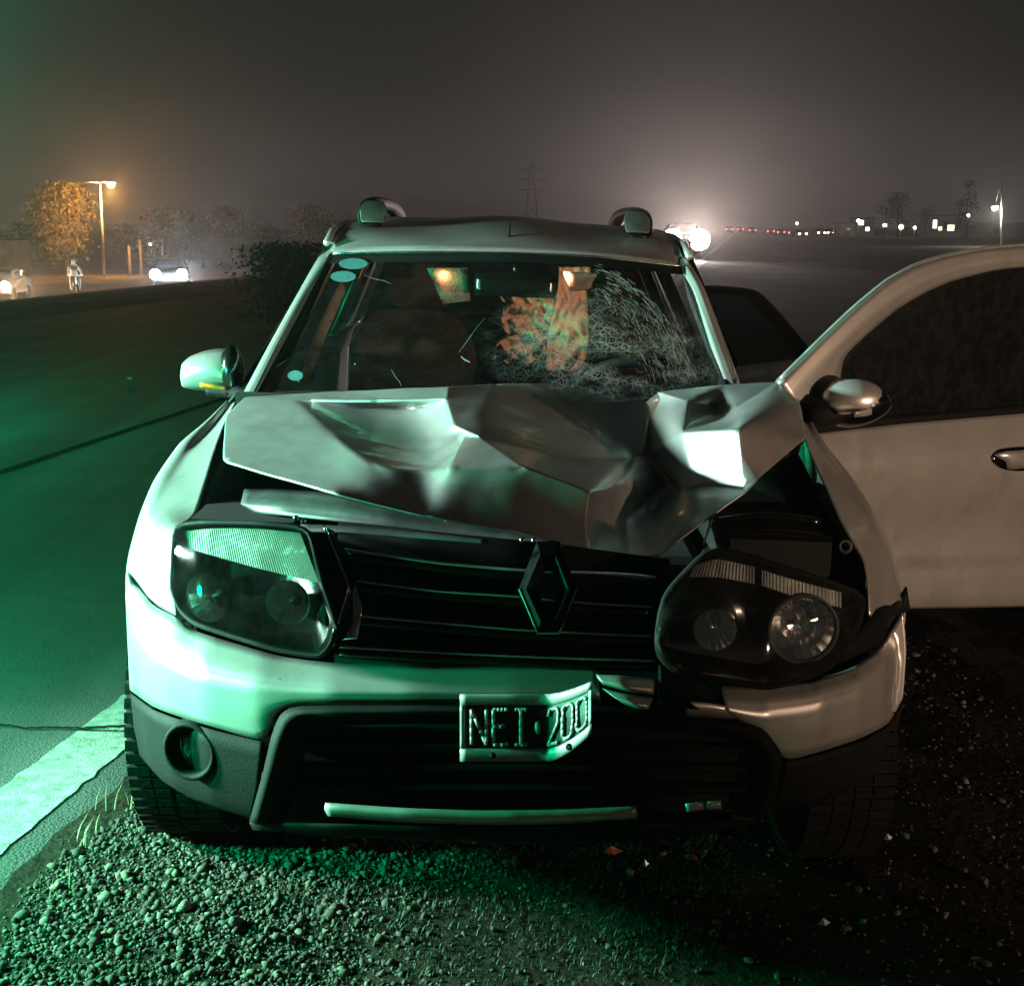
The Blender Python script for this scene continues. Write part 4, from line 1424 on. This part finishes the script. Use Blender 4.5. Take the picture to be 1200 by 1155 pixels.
for ch, u0 in (('N', .075), ('E', .215), ('I', .345), ('2', .575), ('0', .715), ('0', .855)):
    v, fcs = [], []
    wu, v0, v1, t = .095, .25, .77, .011
    for (a, b) in GLY[ch]:
        p0 = (u0 + a[0] * wu, v0 + a[1] * (v1 - v0))
        p1 = (u0 + b[0] * wu, v0 + b[1] * (v1 - v0))
        dx, dy = (p1[0] - p0[0]) * 2.28, p1[1] - p0[1]
        L = math.hypot(dx, dy)
        nx, ny = -dy / L * t, dx / L * t * 2.28
        for k in range(4):
            s0, s1 = k / 4, (k + 1) / 4
            b0 = len(v)
            for s, sg in ((s0, 1), (s1, 1), (s1, -1), (s0, -1)):
                v.append(plate(p0[0] + (p1[0] - p0[0]) * s + nx * sg, p0[1] + (p1[1] - p0[1]) * s + ny * sg, .004))
            fcs.append((b0, b0 + 1, b0 + 2, b0 + 3))
    mk('plate_letter', v, fcs, letter_m, lp, solid=.002)
n = 12
mk('plate_letter', [plate(.50 + .018 * math.cos(2 * math.pi * i / n), .5 + .1 * math.sin(2 * math.pi * i / n), .004) for i in range(n)], [tuple(range(n))], letter_m, lp, solid=.002)
for u in (.21, .78):
    c = plate(u, .09, .004)
    lathe('plate_bolt', [(.007, 0), (.006, .003), (.0005, .004)], c, (0, -1, .1), black, lp, seg=10)
keep_parent(car)

# ------------------------------------------------------------------ roadside: gravel, grass, debris
PHI = (1 + 5 ** .5) / 2
ICO_V = np.array([(-1, PHI, 0), (1, PHI, 0), (-1, -PHI, 0), (1, -PHI, 0), (0, -1, PHI), (0, 1, PHI), (0, -1, -PHI), (0, 1, -PHI), (PHI, 0, -1), (PHI, 0, 1), (-PHI, 0, -1), (-PHI, 0, 1)]) / math.sqrt(1 + PHI * PHI)
ICO_F = np.array([(0, 11, 5), (0, 5, 1), (0, 1, 7), (0, 7, 10), (0, 10, 11), (1, 5, 9), (5, 11, 4), (11, 10, 2), (10, 7, 6), (7, 1, 8), (3, 9, 4), (3, 4, 2), (3, 2, 6), (3, 6, 8), (3, 8, 9), (4, 9, 5), (2, 4, 11), (6, 2, 10), (8, 6, 7), (9, 8, 1)])


def stones(points, radii):
    n = len(points)
    v = np.repeat(ICO_V[None], n, 0) * rng.uniform(.5, 1.25, (n, 12, 1))
    v *= (rng.uniform(.6, 1.25, (n, 1, 3)) * np.array([1, 1, .72]))
    a = rng.uniform(0, 2 * np.pi, n)
    b = rng.normal(0, .5, n)
    ca, sa, cb, sb = np.cos(a), np.sin(a), np.cos(b), np.sin(b)
    x, y, z = v[..., 0].copy(), v[..., 1].copy(), v[..., 2].copy()
    y, z = y * cb[:, None] - z * sb[:, None], y * sb[:, None] + z * cb[:, None]
    x, y = x * ca[:, None] - y * sa[:, None], x * sa[:, None] + y * ca[:, None]
    v = np.stack([x, y, z], -1) * np.asarray(radii)[:, None, None] + np.asarray(points)[:, None, :]
    f = (ICO_F[None] + 12 * np.arange(n)[:, None, None])
    return v.reshape(-1, 3), f.reshape(-1, 3)


def stone_material(name, c1, c2, c3):
    m = principled(name, c1, rough=.9)
    nt = m.node_tree
    N, Lk = nt.nodes.new, nt.links.new
    b = nt.nodes['Principled BSDF']
    g = N('ShaderNodeNewGeometry')
    r = N('ShaderNodeValToRGB')
    r.color_ramp.elements[0].color = (*c1, 1)
    r.color_ramp.elements[1].color = (*c3, 1)
    e = r.color_ramp.elements.new(.6)
    e.color = (*c2, 1)
    Lk(g.outputs['Random Per Island'], r.inputs[0])
    tcn = N('ShaderNodeTexCoord')
    n = N('ShaderNodeTexNoise')
    n.inputs['Scale'].default_value = 160
    Lk(tcn.outputs['Object'], n.inputs['Vector'])
    mm = N('ShaderNodeMixRGB')
    mm.blend_type = 'MULTIPLY'
    mm.inputs[0].default_value = .7
    Lk(r.outputs[0], mm.inputs[1])
    Lk(n.outputs['Fac'], mm.inputs[2])
    Lk(mm.outputs[0], b.inputs['Base Color'])
    return m


gravel_m = stone_material('gravel_stone', (.045, .037, .028), (.105, .088, .068), (.22, .19, .15))
pts, rad = [], []
while len(pts) < 46000:
    x, y = random.uniform(-2.0, 1.7), random.uniform(-.7, 2.6)
    q = road_q(x, y)
    e = .27 + .06 * noise.noise(Vector((y * 3, 1, 0)))
    if q < e - .02 + .05 * random.random():
        continue
    eg = 1.14 - .45 * (y - .2) + .3 * noise.noise(Vector((y * 2, x * 2, 9)))
    dens = 1.0 - .965 * smooth(eg - .28, eg + .34, q)
    if random.random() > dens:
        continue
    r = min(.016, max(.0022, random.lognormvariate(math.log(.0036), .58)))
    pts.append((x, y, height(x, y) + r * .30))
    rad.append(r)
v, f = stones(pts, rad)
gravel = big_mesh('gravel', v, f, gravel_m)
gravel['kind'] = 'stuff'
gravel['label'] = 'loose grey gravel covering the road shoulder'

pale_stone = principled('pale_stone', (.28, .25, .19), rough=.9, noise_scale=60, noise_amt=.4, bump=.5, bump_scale=120)
grey_stone = principled('grey_stone', (.12, .115, .10), rough=.9, noise_scale=60, noise_amt=.5, bump=.5, bump_scale=120)
for (px, py, r, mm, lb) in ((216, 1066, .023, pale_stone, 'pale angular stone, brightest in the gravel below the front tyre'),
                            (276, 1084, .024, grey_stone, 'grey wedge stone in the gravel at the grass edge'),
                            (247, 1050, .015, grey_stone, 'small grey stone just behind the wedge stone'),
                            (66, 1040, .018, pale_stone, 'flat elongated stone at the broken asphalt edge'),
                            (113, 1098, .02, grey_stone, 'rounded grey stone in the open gravel at lower left'),
                            (236, 1090, .017, grey_stone, 'low brown grey stone between the pale stone and the wedge stone')):
    p = G(px, py)
    v, f = stones([(0, 0, 0)], [r])
    o = big_mesh('stone', v, f, mm)
    o.location = (p.x, p.y, height(p.x, p.y) + r * .42)
    tag(o, lb, 'stone', 'larger stones in the gravel')


def blades(name, base_pts, hmin, hmax, width, mat, lean=.5, parent=None, origin=Vector((0, 0, 0))):
    v, f = [], []
    for b in base_pts:
        h = random.uniform(hmin, hmax)
        a = random.uniform(0, 6.283)
        l = random.uniform(0, lean) * h
        d = Vector((math.cos(a), math.sin(a), 0))
        s = Vector((-d.y, d.x, 0)) * width * random.uniform(.6, 1.3)
        b = Vector(b) - origin
        m1 = b + d * l * .35 + Vector((0, 0, h * .6))
        t = b + d * l + Vector((0, 0, h))
        k = len(v)
        v += [b - s, b + s, m1 + s * .7, m1 - s * .7, t]
        f += [(k, k + 1, k + 2), (k, k + 2, k + 3), (k + 3, k + 2, k + 4)]
    return big_mesh(name, v, f, mat, parent)


green_grass = principled('green_grass', (.022, .050, .014), rough=.7, noise_scale=20, noise_amt=.5)
dry_grass = principled('dry_grass', (.38, .32, .16), rough=.8, noise_scale=30, noise_amt=.4)
pts = []
while len(pts) < 20000:
    x, y = random.uniform(-1.0, 1.6), random.uniform(-.5, 1.7)
    q = road_q(x, y)
    lim = .92 - .45 * (y - .2) + .18 * noise.noise(Vector((x * 2, y * 2, 4)))
    if q < lim or q > 1.75 + .3 * noise.noise(Vector((y * 3, x, 2))) or random.random() > .35 + .65 * smooth(-.1, .25, noise.noise(Vector((x * 6, y * 6, 1)))):
        continue
    pts.append((x, y, height(x, y) - .004))
gr = blades('grass', pts, .005, .022, .0013, green_grass, 1.2)
gr['kind'] = 'stuff'
gr['label'] = 'short sparse grass on the darkened verge under the bumper'
for (px, py, n, lb) in ((148, 946, 16, 'dry straw tuft beside the front tyre'), (98, 985, 18, 'dry yellowish grass tuft at the asphalt edge'), (68, 1048, 10, 'thin dry stalks lying where gravel meets asphalt, nearest the camera')):
    c = G(px, py)
    bp = [(c.x + random.gauss(0, .022), c.y + random.gauss(0, .022), height(c.x, c.y) - .004) for _ in range(n)]
    o = blades('dry_grass_tuft', bp, .03, .075, .0014, dry_grass, 1.6, origin=c)
    o.location = c
    tag(o, lb, 'grass tuft', 'dry tufts on the shoulder')

shard_m = principled('clear_plastic_shard', (.2, .2, .2), metallic=.4, rough=.3)
orange_lit_m = principled('orange_lit_shard', (.5, .2, .08), rough=.25)  # orange lamp light put into the shard's colour
for (px, py, w, mm, lb) in ((717, 1001, .026, orange_lit_m, 'plastic shard coloured as if lit orange, on the ground under the bumper'), (410, 983, .02, shard_m, 'green glinting plastic shard hanging near the skid trim'),
                            (756, 1016, .008, shard_m, 'tiny bright glass fragment right of the orange-lit shard'), (553, 990, .009, shard_m, 'tiny glass fragment under the middle of the bumper'),
                            (965, 1085, .014, shard_m, 'small pale fragment on the darkened soil at lower right'), (1040, 985, .012, shard_m, 'small pale fragment on the darkened soil right of the wheel')):
    c = G(px, py)
    v = [Vector((-w, 0, 0)), Vector((w * .2, -w * .5, .002)), Vector((w * 1.1, .0, .006)), Vector((.1 * w, w * .5, .012)), Vector((-.2 * w, 0, .018))]
    o = mk('debris_shard', v, [(0, 1, 4), (1, 2, 4), (2, 3, 4), (3, 0, 4), (0, 3, 2, 1)], mm, smooth_shade=False)
    o.location = (c.x, c.y, height(c.x, c.y) + .004)
    tag(o, lb, 'debris', 'fragments broken off the car')
# reflective road stud on the carriageway
c = G(153, 446)
o = lathe('road_stud', [(.03, 0), (.028, .008), (.015, .013), (.001, .014)], (0, 0, 0), (0, 0, 1), plate_white, seg=12)
o.location = (c.x, c.y, -TILT * (-4 - 1.31) + .004)
tag(o, 'small white reflective stud on the dark carriageway', 'road stud')

# ------------------------------------------------------------------ trees
bark = principled('bark', (.05, .04, .03), rough=.95, noise_scale=6, noise_amt=.5)
leaf_dark = principled('dark_leaf', (.045, .06, .03), rough=.8, noise_scale=2, noise_amt=.5)
leaf_lamplit = principled('lamplit_leaf', (.20, .15, .05), rough=.8, noise_scale=2, noise_amt=.4)  # last one tinted yellow so its tree looks lit by the street lamp


def tree(px, py_base, py_top, half_px, Y, leaf, label, n=1500, cat='tree', group=None, name='tree', low=.25, fan=0.0):
    base = P(px, py_base, Y)
    base.z = height(base.x, base.y)
    top = P(px, py_top, Y)
    Ht = top.z - base.z
    Wd = half_px * (Y + 2.3) / FPX
    root = empty(name, base, label, cat, group)
    v, f = [], []
    tw = max(.05, Ht * .022)
    trunk = tube('trunk', [(0, 0, -.2), (.02 * Ht, 0, Ht * .2), (-.01 * Ht, 0, Ht * .45), (0, 0, Ht * .7)], [tw * 1.4, tw, tw * .8, tw * .3], bark, root, 7)
    clumps = []
    for k in range(26):
        a = random.uniform(0, 6.283)
        h = low + (1 - low) * random.random() ** .8
        prof = math.sin(math.pi * min(.95, .22 + .75 * (h - low) / (1 - low))) if not fan else (.35 + .65 * (h - low) / (1 - low))
        r = Wd * prof * math.sqrt(random.random()) * .85
        clumps.append((Vector((r * math.cos(a), r * math.sin(a), Ht * h * .95)), random.uniform(.16, .34) * Wd + .12))
    for c, s in clumps[:9]:
        k = len(v)
        st = Vector((0, 0, Ht * random.uniform(.25, .5)))
        d = (c - st).normalized().cross(Vector((0, 0, 1))).normalized() * tw * .35
        v += [st - d, st + d, c + d * .3, c - d * .3]
        f += [(k, k + 1, k + 2), (k, k + 2, k + 3)]
    ls = max(.05, Ht * .030)
    for _ in range(n):
        c, s = random.choice(clumps)
        p = c + Vector((random.gauss(0, s), random.gauss(0, s), random.gauss(0, s * .8)))
        if p.z < Ht * .1 or p.z > Ht * 1.02:
            continue
        a, b = Vector((random.gauss(0, 1), random.gauss(0, 1), random.gauss(0, 1))).normalized(), Vector((random.gauss(0, 1), random.gauss(0, 1), random.gauss(0, 1))).normalized()
        z = ls * random.uniform(.6, 1.5)
        k = len(v)
        v += [p, p + a * z, p + (a + b) * z * .6, p + b * z]
        f += [(k, k + 1, k + 2), (k, k + 2, k + 3)]
    big_mesh('crown', v, f, leaf, root)
    return root


tree(74, 325, 216, 30, 93, leaf_lamplit, 'tree lit orange by the street lamp beside it', 9000, fan=1, low=.28)
for px, pb, pt, hw, Y, lb in ((196, 322, 246, 24, 104, 'dark tree directly behind the white headlight at left'), (238, 322, 252, 22, 108, 'dark tree, second of the row left of the car roof'),
                              (272, 322, 243, 26, 102, 'tallest dark tree of the row left of the car roof'), (312, 320, 262, 20, 110, 'low dark tree between the row and the bush by the pillar'),
                              (366, 318, 243, 30, 98, 'dark tree rising just left of the roof rail'), (28, 326, 262, 24, 112, 'dim tree at the far left edge behind the lit tree'), (150, 322, 262, 18, 116, 'faint tree right of the street lamp pole')):
    tree(px, pb, pt, hw, Y, leaf_dark, lb, 4500, group='dark trees across the road', low=.06)
tree(1051, 275, 226, 17, 215, leaf_dark, 'dark tree on the right horizon beside the pale poles', 1200, group='trees on the right horizon', low=.3)
tree(1131, 275, 212, 11, 205, leaf_dark, 'narrow tall dark tree left of the floodlight', 1000, group='trees on the right horizon', low=.1)
tree(1084, 275, 244, 9, 225, leaf_dark, 'small dark tree between the other two right-hand trees', 700, group='trees on the right horizon', low=.1)
leaf_black = principled('shrub_leaf', (.008, .010, .007), rough=.9, noise_scale=2, noise_amt=.5)
tree(345, 376, 288, 46, 15, leaf_black, 'dark round bush behind the left windscreen pillar', 6000, cat='bush', name='bush', low=.12)

# ------------------------------------------------------------------ lamp posts, buildings, pylon
pole_m = principled('galvanised_pole', (.38, .36, .33), metallic=.3, rough=.6, noise_scale=4, noise_amt=.3)
wood_m = principled('timber_pole', (.22, .18, .14), rough=.9, noise_scale=5, noise_amt=.4)


def gz(p, dz=0):
    return Vector((p.x, p.y, height(p.x, p.y) + dz))


def lamp_post(px, py_base, py_top, head_px, head_py, Y, mat_e, label, power, color, r_head, name='street_lamp', other=None):
    b = gz(P(px, py_base, Y))
    t = P(px - 5 if other else px, py_top, Y)
    root = empty(name, b, label, 'street lamp')
    tube('pole', [b - Vector((0, 0, .3)), b.lerp(t, .5), t], [.11, .09, .06], pole_m, root, 8)
    h = P(head_px, head_py, Y)
    tube('arm', [t, t.lerp(h, .5) + Vector((0, 0, .12)), h + Vector((0, 0, .08))], .035, pole_m, root, 6)
    if other:
        tube('arm', [t, P(other[0], other[1], Y)], .035, pole_m, root, 6)
    d = Vector((1 if head_px > px else -1, 0, 0))
    box('lamp_head', h + Vector((0, 0, .12)), (.75, .34, .16), pole_m, root, bevel=.05)
    blob('bulb', h - Vector((0, 0, .06)), r_head, r_head, r_head * .8, mat_e, root, seg=16, ring=8)
    keep_parent(root)
    lamp('street_lamp_light', 'POINT', h - Vector((0, .3, .35 + r_head)), power, color, r_head)
    return root


sodium_e = emission('sodium_lamp', (1.0, .50, .13), 60)
white_e = emission('white_floodlight', (1.0, .93, .80), 60)
cool_e = emission('cool_lamp', (.85, .92, 1.0), 14)
lamp_post(122, 321, 214, 130, 216, 88, sodium_e, 'orange sodium street lamp beside the lit tree', 7500, (1.0, .48, .14), .24, other=(92, 213))
lamp_post(190, 316, 281, 176, 286, 104, cool_e, 'small white curved street lamp left of the dark tree row', 60, (.9, .95, 1), .12)
lamp_post(1174, 279, 209, 1166, 243, 130, white_e, 'white floodlight on a tall pale pole at the right edge', 3000, (1, .92, .8), .30, name='floodlight_post')
for (px, pb, pt, Y, lb) in ((153, 321, 288, 92, 'shorter pale timber pole right of the orange street lamp'), (166, 319, 281, 94, 'taller pale timber pole nearest the curved street lamp'), (1037, 273, 243, 200, 'pale pole left of the right horizon tree'),
                            (213, 322, 300, 98, 'thin pole behind the car with white headlight')):
    b = gz(P(px, pb, Y))
    t = P(px, pt, Y)
    o = tube('utility_pole', [Vector((0, 0, -.3)), Vector((0, 0, (t.z - b.z) * .5)), Vector((0, 0, t.z - b.z))], [.13, .11, .09], wood_m, None, 8)
    o.location = b
    tag(o, lb, 'pole', 'poles in the distance')

# lattice pylon
b = gz(P(623, 268, 420))
b.z -= 1
hp = P(623, 188, 420).z - b.z
root = empty('pylon', b, 'faint lattice power pylon standing behind the car roof', 'pylon')
wq = 2.4
leg_top = lambda k, h: Vector((wq * (1 - .82 * h) * (1 if k in (0, 1) else -1), wq * (1 - .82 * h) * (1 if k in (0, 3) else -1), hp * h))
for k in range(4):
    tube('leg', [leg_top(k, 0), leg_top(k, .6), leg_top(k, 1)], .16, pole_m, root, 4)
for i in range(9):
    h0, h1 = i / 9, (i + 1) / 9
    for k in range(4):
        tube('brace', [leg_top(k, h0), leg_top((k + 1) % 4, h1)], .09, pole_m, root, 4)
for h in (.62, .75, .88):
    tube('cross_arm', [Vector((-4.2, 0, hp * h)), Vector((0, 0, hp * (h + .03))), Vector((4.2, 0, hp * h))], .16, pole_m, root, 4)

render_w = principled('rendered_wall', (.45, .47, .42), rough=.9, noise_scale=1.2, noise_amt=.3)
roof_dk = principled('flat_roof', (.07, .07, .07), rough=.9)
win_warm = emission('lit_window_warm', (1.0, .78, .45), 3.2)
win_cool = emission('lit_window_white', (.9, 1.0, .92), 2.6)
win_dark = principled('dark_pane', (.02, .02, .025), rough=.1)


def building(px0, px1, py_top, py_base, Y, label, wins, depth=6, wall=render_w):
    a, c = P(px0, py_base, Y), P(px1, py_base, Y)
    z0 = height((a.x + c.x) / 2, Y) - .3
    z1 = P(px0, py_top, Y).z
    xm = (a.x + c.x) / 2
    root = empty('building', (xm, Y, z0), label, 'building', 'buildings on the horizon')
    w = c.x - a.x
    box('wall', (xm, Y + depth / 2, (z0 + z1) / 2), (w, depth, z1 - z0), wall, root)
    box('roof', (xm, Y + depth / 2, z1 + .1), (w + .4, depth + .4, .2), roof_dk, root)
    for (wx, wz, ww, wh, m_) in wins:
        cc = (a.x + w * wx, Y - .03, z0 + (z1 - z0) * wz)
        wo_ = box('window', cc, (ww, .08, wh), roof_dk, root)
        box('pane', (cc[0], Y - .085, cc[2]), (ww - .2, .03, wh - .2), m_, wo_)
    keep_parent(root)
    for ch in root.children:
        for g_ in ch.children:
            g_.matrix_parent_inverse = Matrix()
    return root


building(985, 1002, 262, 277, 255, 'small pale green block building left of the right-hand lights', [(.5, .5, 1.2, 1.3, win_dark)])
building(1004, 1024, 256, 277, 262, 'pale building under a white lamp on the right horizon', [(.2, .78, 1.3, 1.2, win_cool), (.6, .45, 1.0, 1.0, win_cool)])
building(1086, 1136, 253, 277, 250, 'long low building with a row of lit windows', [(.17, .62, 1.0, 1.8, win_cool), (.3, .42, .9, .9, win_warm), (.42, .6, .9, 1.4, win_dark), (.55, .45, 1.5, 1.3, win_warm), (.72, .6, .9, 1.4, win_dark), (.86, .45, 1.0, 1.2, win_warm)])
building(-40, 9, 282, 326, 96, 'pale house wall at the left edge of the picture', [(.5, .6, 1.0, 1.2, win_dark)], depth=5)
building(1140, 1230, 262, 278, 240, 'dark low shed behind the floodlight pole', [(.3, .5, 1.0, 1.0, win_dark)], wall=wood_m)

warm_e = emission('warm_yard_lamp', (1.0, .72, .35), 26)
for (px, py, Y, r, me_, lb) in ((1037, 264, 228, .3, white_e, 'white yard lamp beside the right horizon tree'), (1056, 266, 226, .4, warm_e, 'yellow yard lamp in front of the right horizon tree'), (1072, 267, 232, .25, white_e, 'small white yard lamp right of the yellow one'),
                               (1006, 259, 245, .3, white_e, 'white lamp above the pale building'), (1134, 253, 212, .3, white_e, 'tiny high white lamp by the narrow tree'), (934, 262, 330, .25, white_e, 'lone small light above the row of tail lights')):
    h = P(px, py, Y)
    b = gz(h)
    root = empty('yard_lamp', b, lb, 'lamp', 'yard lamps on the right horizon')
    tube('post', [b - Vector((0, 0, .3)), b.lerp(h, .5), h], .06, pole_m, root, 6)
    blob('bulb', h, r, r, r, me_, root, seg=12, ring=8)
    keep_parent(root)

# ------------------------------------------------------------------ other vehicles
tail_e = emission('tail_lamp', (1.0, .10, .10), 16)
head_w = emission('headlamp_white', (.92, .95, 1.0), 60)
head_o = emission('headlamp_warm', (1.0, .62, .34), 34)
head_big = emission('headlamp_glare', (1.0, .93, .88), 160)
car_dark = principled('dark_car_paint', (.03, .032, .035), metallic=.4, rough=.35, coat=.5)
car_grey = principled('grey_car_paint', (.07, .07, .07), metallic=.5, rough=.35, coat=.5)
car_glass = principled('car_glass', (.01, .012, .014), rough=.08)
CAR_SIDE = [(-2.0, .35), (-2.05, .6), (-1.95, .78), (-1.0, .92), (-.45, 1.38), (.9, 1.42), (1.6, 1.02), (2.0, .95), (2.05, .5), (1.95, .33)]


def small_car(px, py_base, Y, heading, label, paint_m, front=None, rear=None, group=None, r=.13, zlift=0.0):
    """heading: angle of the nose; 0 looks at the camera (-Y)"""
    b = gz(P(px, py_base, Y), zlift)
    root = empty('car', b, label, 'car', group)
    root.rotation_euler = (0, 0, heading)
    v, n = [], len(CAR_SIDE)
    for s, k in ((-1, 1), (1, 1)):
        for (y, z) in CAR_SIDE:
            v.append((s * (.84 if z < 1 else .62), y, z))
    fcs = [tuple(range(n)), tuple(range(2 * n - 1, n - 1, -1))] + [(i, (i + 1) % n, n + (i + 1) % n, n + i) for i in range(n)]
    mk('body', v, fcs, paint_m, root, smooth_shade=False, bevel=.06)
    mk('windscreen', [(-.66, -.98, .96), (.66, -.98, .96), (.54, -.50, 1.36), (-.54, -.50, 1.36)], [(0, 1, 2, 3)], car_glass, root, solid=.02, soff=1)
    mk('rear_window', [(-.64, 1.58, 1.06), (.64, 1.58, 1.06), (.54, .96, 1.38), (-.54, .96, 1.38)], [(0, 1, 2, 3)], car_glass, root, solid=.02, soff=-1)
    for s in (-1, 1):
        mk('side_window', [(s * .80, -.8, .98), (s * .80, 1.3, 1.04), (s * .66, .85, 1.34), (s * .66, -.4, 1.32)], [(0, 1, 2, 3)], car_glass, root, solid=.03, soff=0)
        for y in (-1.3, 1.3):
            lathe('wheel', [(.02, .1), (.2, .1), (.31, .08), (.31, -.08), (.2, -.1), (.02, -.1)], (s * .76, y, .31), (1, 0, 0), rubber, root, seg=16)
        lathe('headlight', [(r, 0), (r * .9, .03), (.01, .05)], (s * .62, -2.0, .68), (0, -1, 0), front or car_glass, root, seg=14)
        box('tail_light', (s * .66, 2.04, .80), (.22, .05, .16), rear or amber, root)
    return root


small_car(201, 341, 62, math.radians(12), 'dark car with one glaring white headlight across the road', car_dark, front=head_w, r=.26)
small_car(5, 349, 60, math.radians(6), 'car with orange headlight glare at the left edge', car_grey, front=head_o, r=.26)
small_car(799, 297, 58, math.radians(-3), 'oncoming car with dazzling headlights beside the roof rail', car_dark, front=head_big, r=.46, zlift=.2)
lamp('headlight_glare', 'SPOT', P(814, 281, 55), 22000, (1.0, .78, .70), .25, target=(0, -2, 15.4), angle=31, blend=.12)
lamp('headlight_white', 'POINT', P(215, 328, 59), 6000, (.85, .92, 1.0), .15)
lamp('headlight_warm', 'POINT', P(20, 338, 57), 4000, (1.0, .62, .34), .15)
for (px, Y, lb) in ((853, 300, 'far red tail lights nearest the glaring headlights'), (866, 330, 'second car of the distant tail light row'), (880, 310, 'third car of the distant tail light row'), (901, 290, 'middle car of the distant tail light row'),
                    (913, 265, 'distant car with the brightest pair of red tail lights'), (926, 255, 'distant car with the rightmost red tail lights')):
    small_car(px, 276, Y, 0.0, lb, car_grey, rear=tail_e, group='queue of cars on the right horizon').rotation_euler = (0, 0, math.pi)
for (px, Y, lb) in ((938, 240, 'distant car facing us with pale headlights, right of the tail lights'), (960, 260, 'left one of two distant headlight pairs'), (971, 275, 'right one of two distant headlight pairs')):
    small_car(px, 276, Y, 0.0, lb, car_grey, front=head_o, group='queue of cars on the right horizon', r=.2)
for o in list(COL.objects):
    if o.name.startswith('tail_light') and o.parent and o.parent.get('group'):
        o.scale = (1.0, 1.0, 1.0)

# rider on a motorbike across the road
bk = gz(P(89, 350, 58))
root = empty('motorbike', bk, 'dark motorbike across the road carrying the pale rider', 'motorbike')
root.rotation_euler = (0, 0, math.radians(25))
for y in (-.62, .62):
    lathe('wheel', [(.22, .05), (.30, .05), (.31, 0), (.30, -.05), (.22, -.05), (.22, .05)], (0, y, .31), (1, 0, 0), rubber, root, seg=18)
mk('body', [(-.12, -.45, .5), (.12, -.45, .5), (.12, .5, .55), (-.12, .5, .55), (-.14, -.3, .85), (.14, -.3, .85), (.12, .75, .78), (-.12, .75, .78)],
   [(0, 1, 2, 3), (4, 5, 6, 7), (0, 1, 5, 4), (1, 2, 6, 5), (2, 3, 7, 6), (3, 0, 4, 7)], car_dark, root, bevel=.04)
tube('handlebar', [(-.34, -.38, 1.0), (0, -.45, .98), (.34, -.38, 1.0)], .02, pole_m, root, 6)
tube('fork', [(0, -.62, .31), (0, -.42, .98)], .035, pole_m, root, 6)
shirt = principled('pale_clothing', (.13, .125, .115), rough=.9, noise_scale=8, noise_amt=.3)


def skin_person(name, loc, joints, edges_, radii, mat, rz):
    me = bpy.data.meshes.new(name)
    me.from_pydata(joints, edges_, [])
    me.materials.append(mat)
    o = link(bpy.data.objects.new(name, me))
    o.location = loc
    o.rotation_euler = (0, 0, rz)
    o.modifiers.new('skin', 'SKIN')
    for i, r in enumerate(radii):
        me.skin_vertices[0].data[i].radius = (r, r)
    me.skin_vertices[0].data[0].use_root = True
    m_ = o.modifiers.new('sub', 'SUBSURF')
    m_.levels = m_.render_levels = 1
    return o


J = [(0, .25, .88), (0, .2, 1.1), (0, .12, 1.36), (0, .08, 1.48), (0, .05, 1.60), (0, .04, 1.70),
     (-.2, .1, 1.36), (-.27, -.1, 1.16), (-.28, -.33, 1.03), (.2, .1, 1.36), (.27, -.1, 1.16), (.28, -.33, 1.03),
     (-.14, .22, .86), (-.2, -.2, .78), (-.18, -.05, .38), (-.18, -.16, .34), (.14, .22, .86), (.2, -.2, .78), (.18, -.05, .38), (.18, -.16, .34)]
E = [(0, 1), (1, 2), (2, 3), (3, 4), (4, 5), (2, 6), (6, 7), (7, 8), (2, 9), (9, 10), (10, 11), (0, 12), (12, 13), (13, 14), (14, 15), (0, 16), (16, 17), (17, 18), (18, 19)]
Rr = [.15, .14, .16, .06, .11, .09, .075, .055, .04, .075, .055, .04, .10, .075, .055, .045, .10, .075, .055, .045]
o = skin_person('person', bk, J, E, Rr, shirt, math.radians(25))
tag(o, 'person in pale clothing sitting on the motorbike across the road', 'person')

# ------------------------------------------------------------------ night haze
hz = mk('haze', [(x, y, z) for x in (-1000, 1000) for y in (-40, 2300) for z in (-9, 34)], BOXF, None, smooth_shade=False)
hz['kind'] = 'stuff'
hz['label'] = 'thin dusty night haze lit by the lamps'
hm = bpy.data.materials.new('night_haze')
hm.use_nodes = True
nt = hm.node_tree
nt.nodes.clear()
ho = nt.nodes.new('ShaderNodeOutputMaterial')
pv = nt.nodes.new('ShaderNodeVolumePrincipled')
pv.inputs['Color'].default_value = (.92, .92, .92, 1)
pv.inputs['Density'].default_value = .0006
pv.inputs['Anisotropy'].default_value = .8
nt.links.new(pv.outputs[0], ho.inputs['Volume'])
hz.data.materials.append(hm)
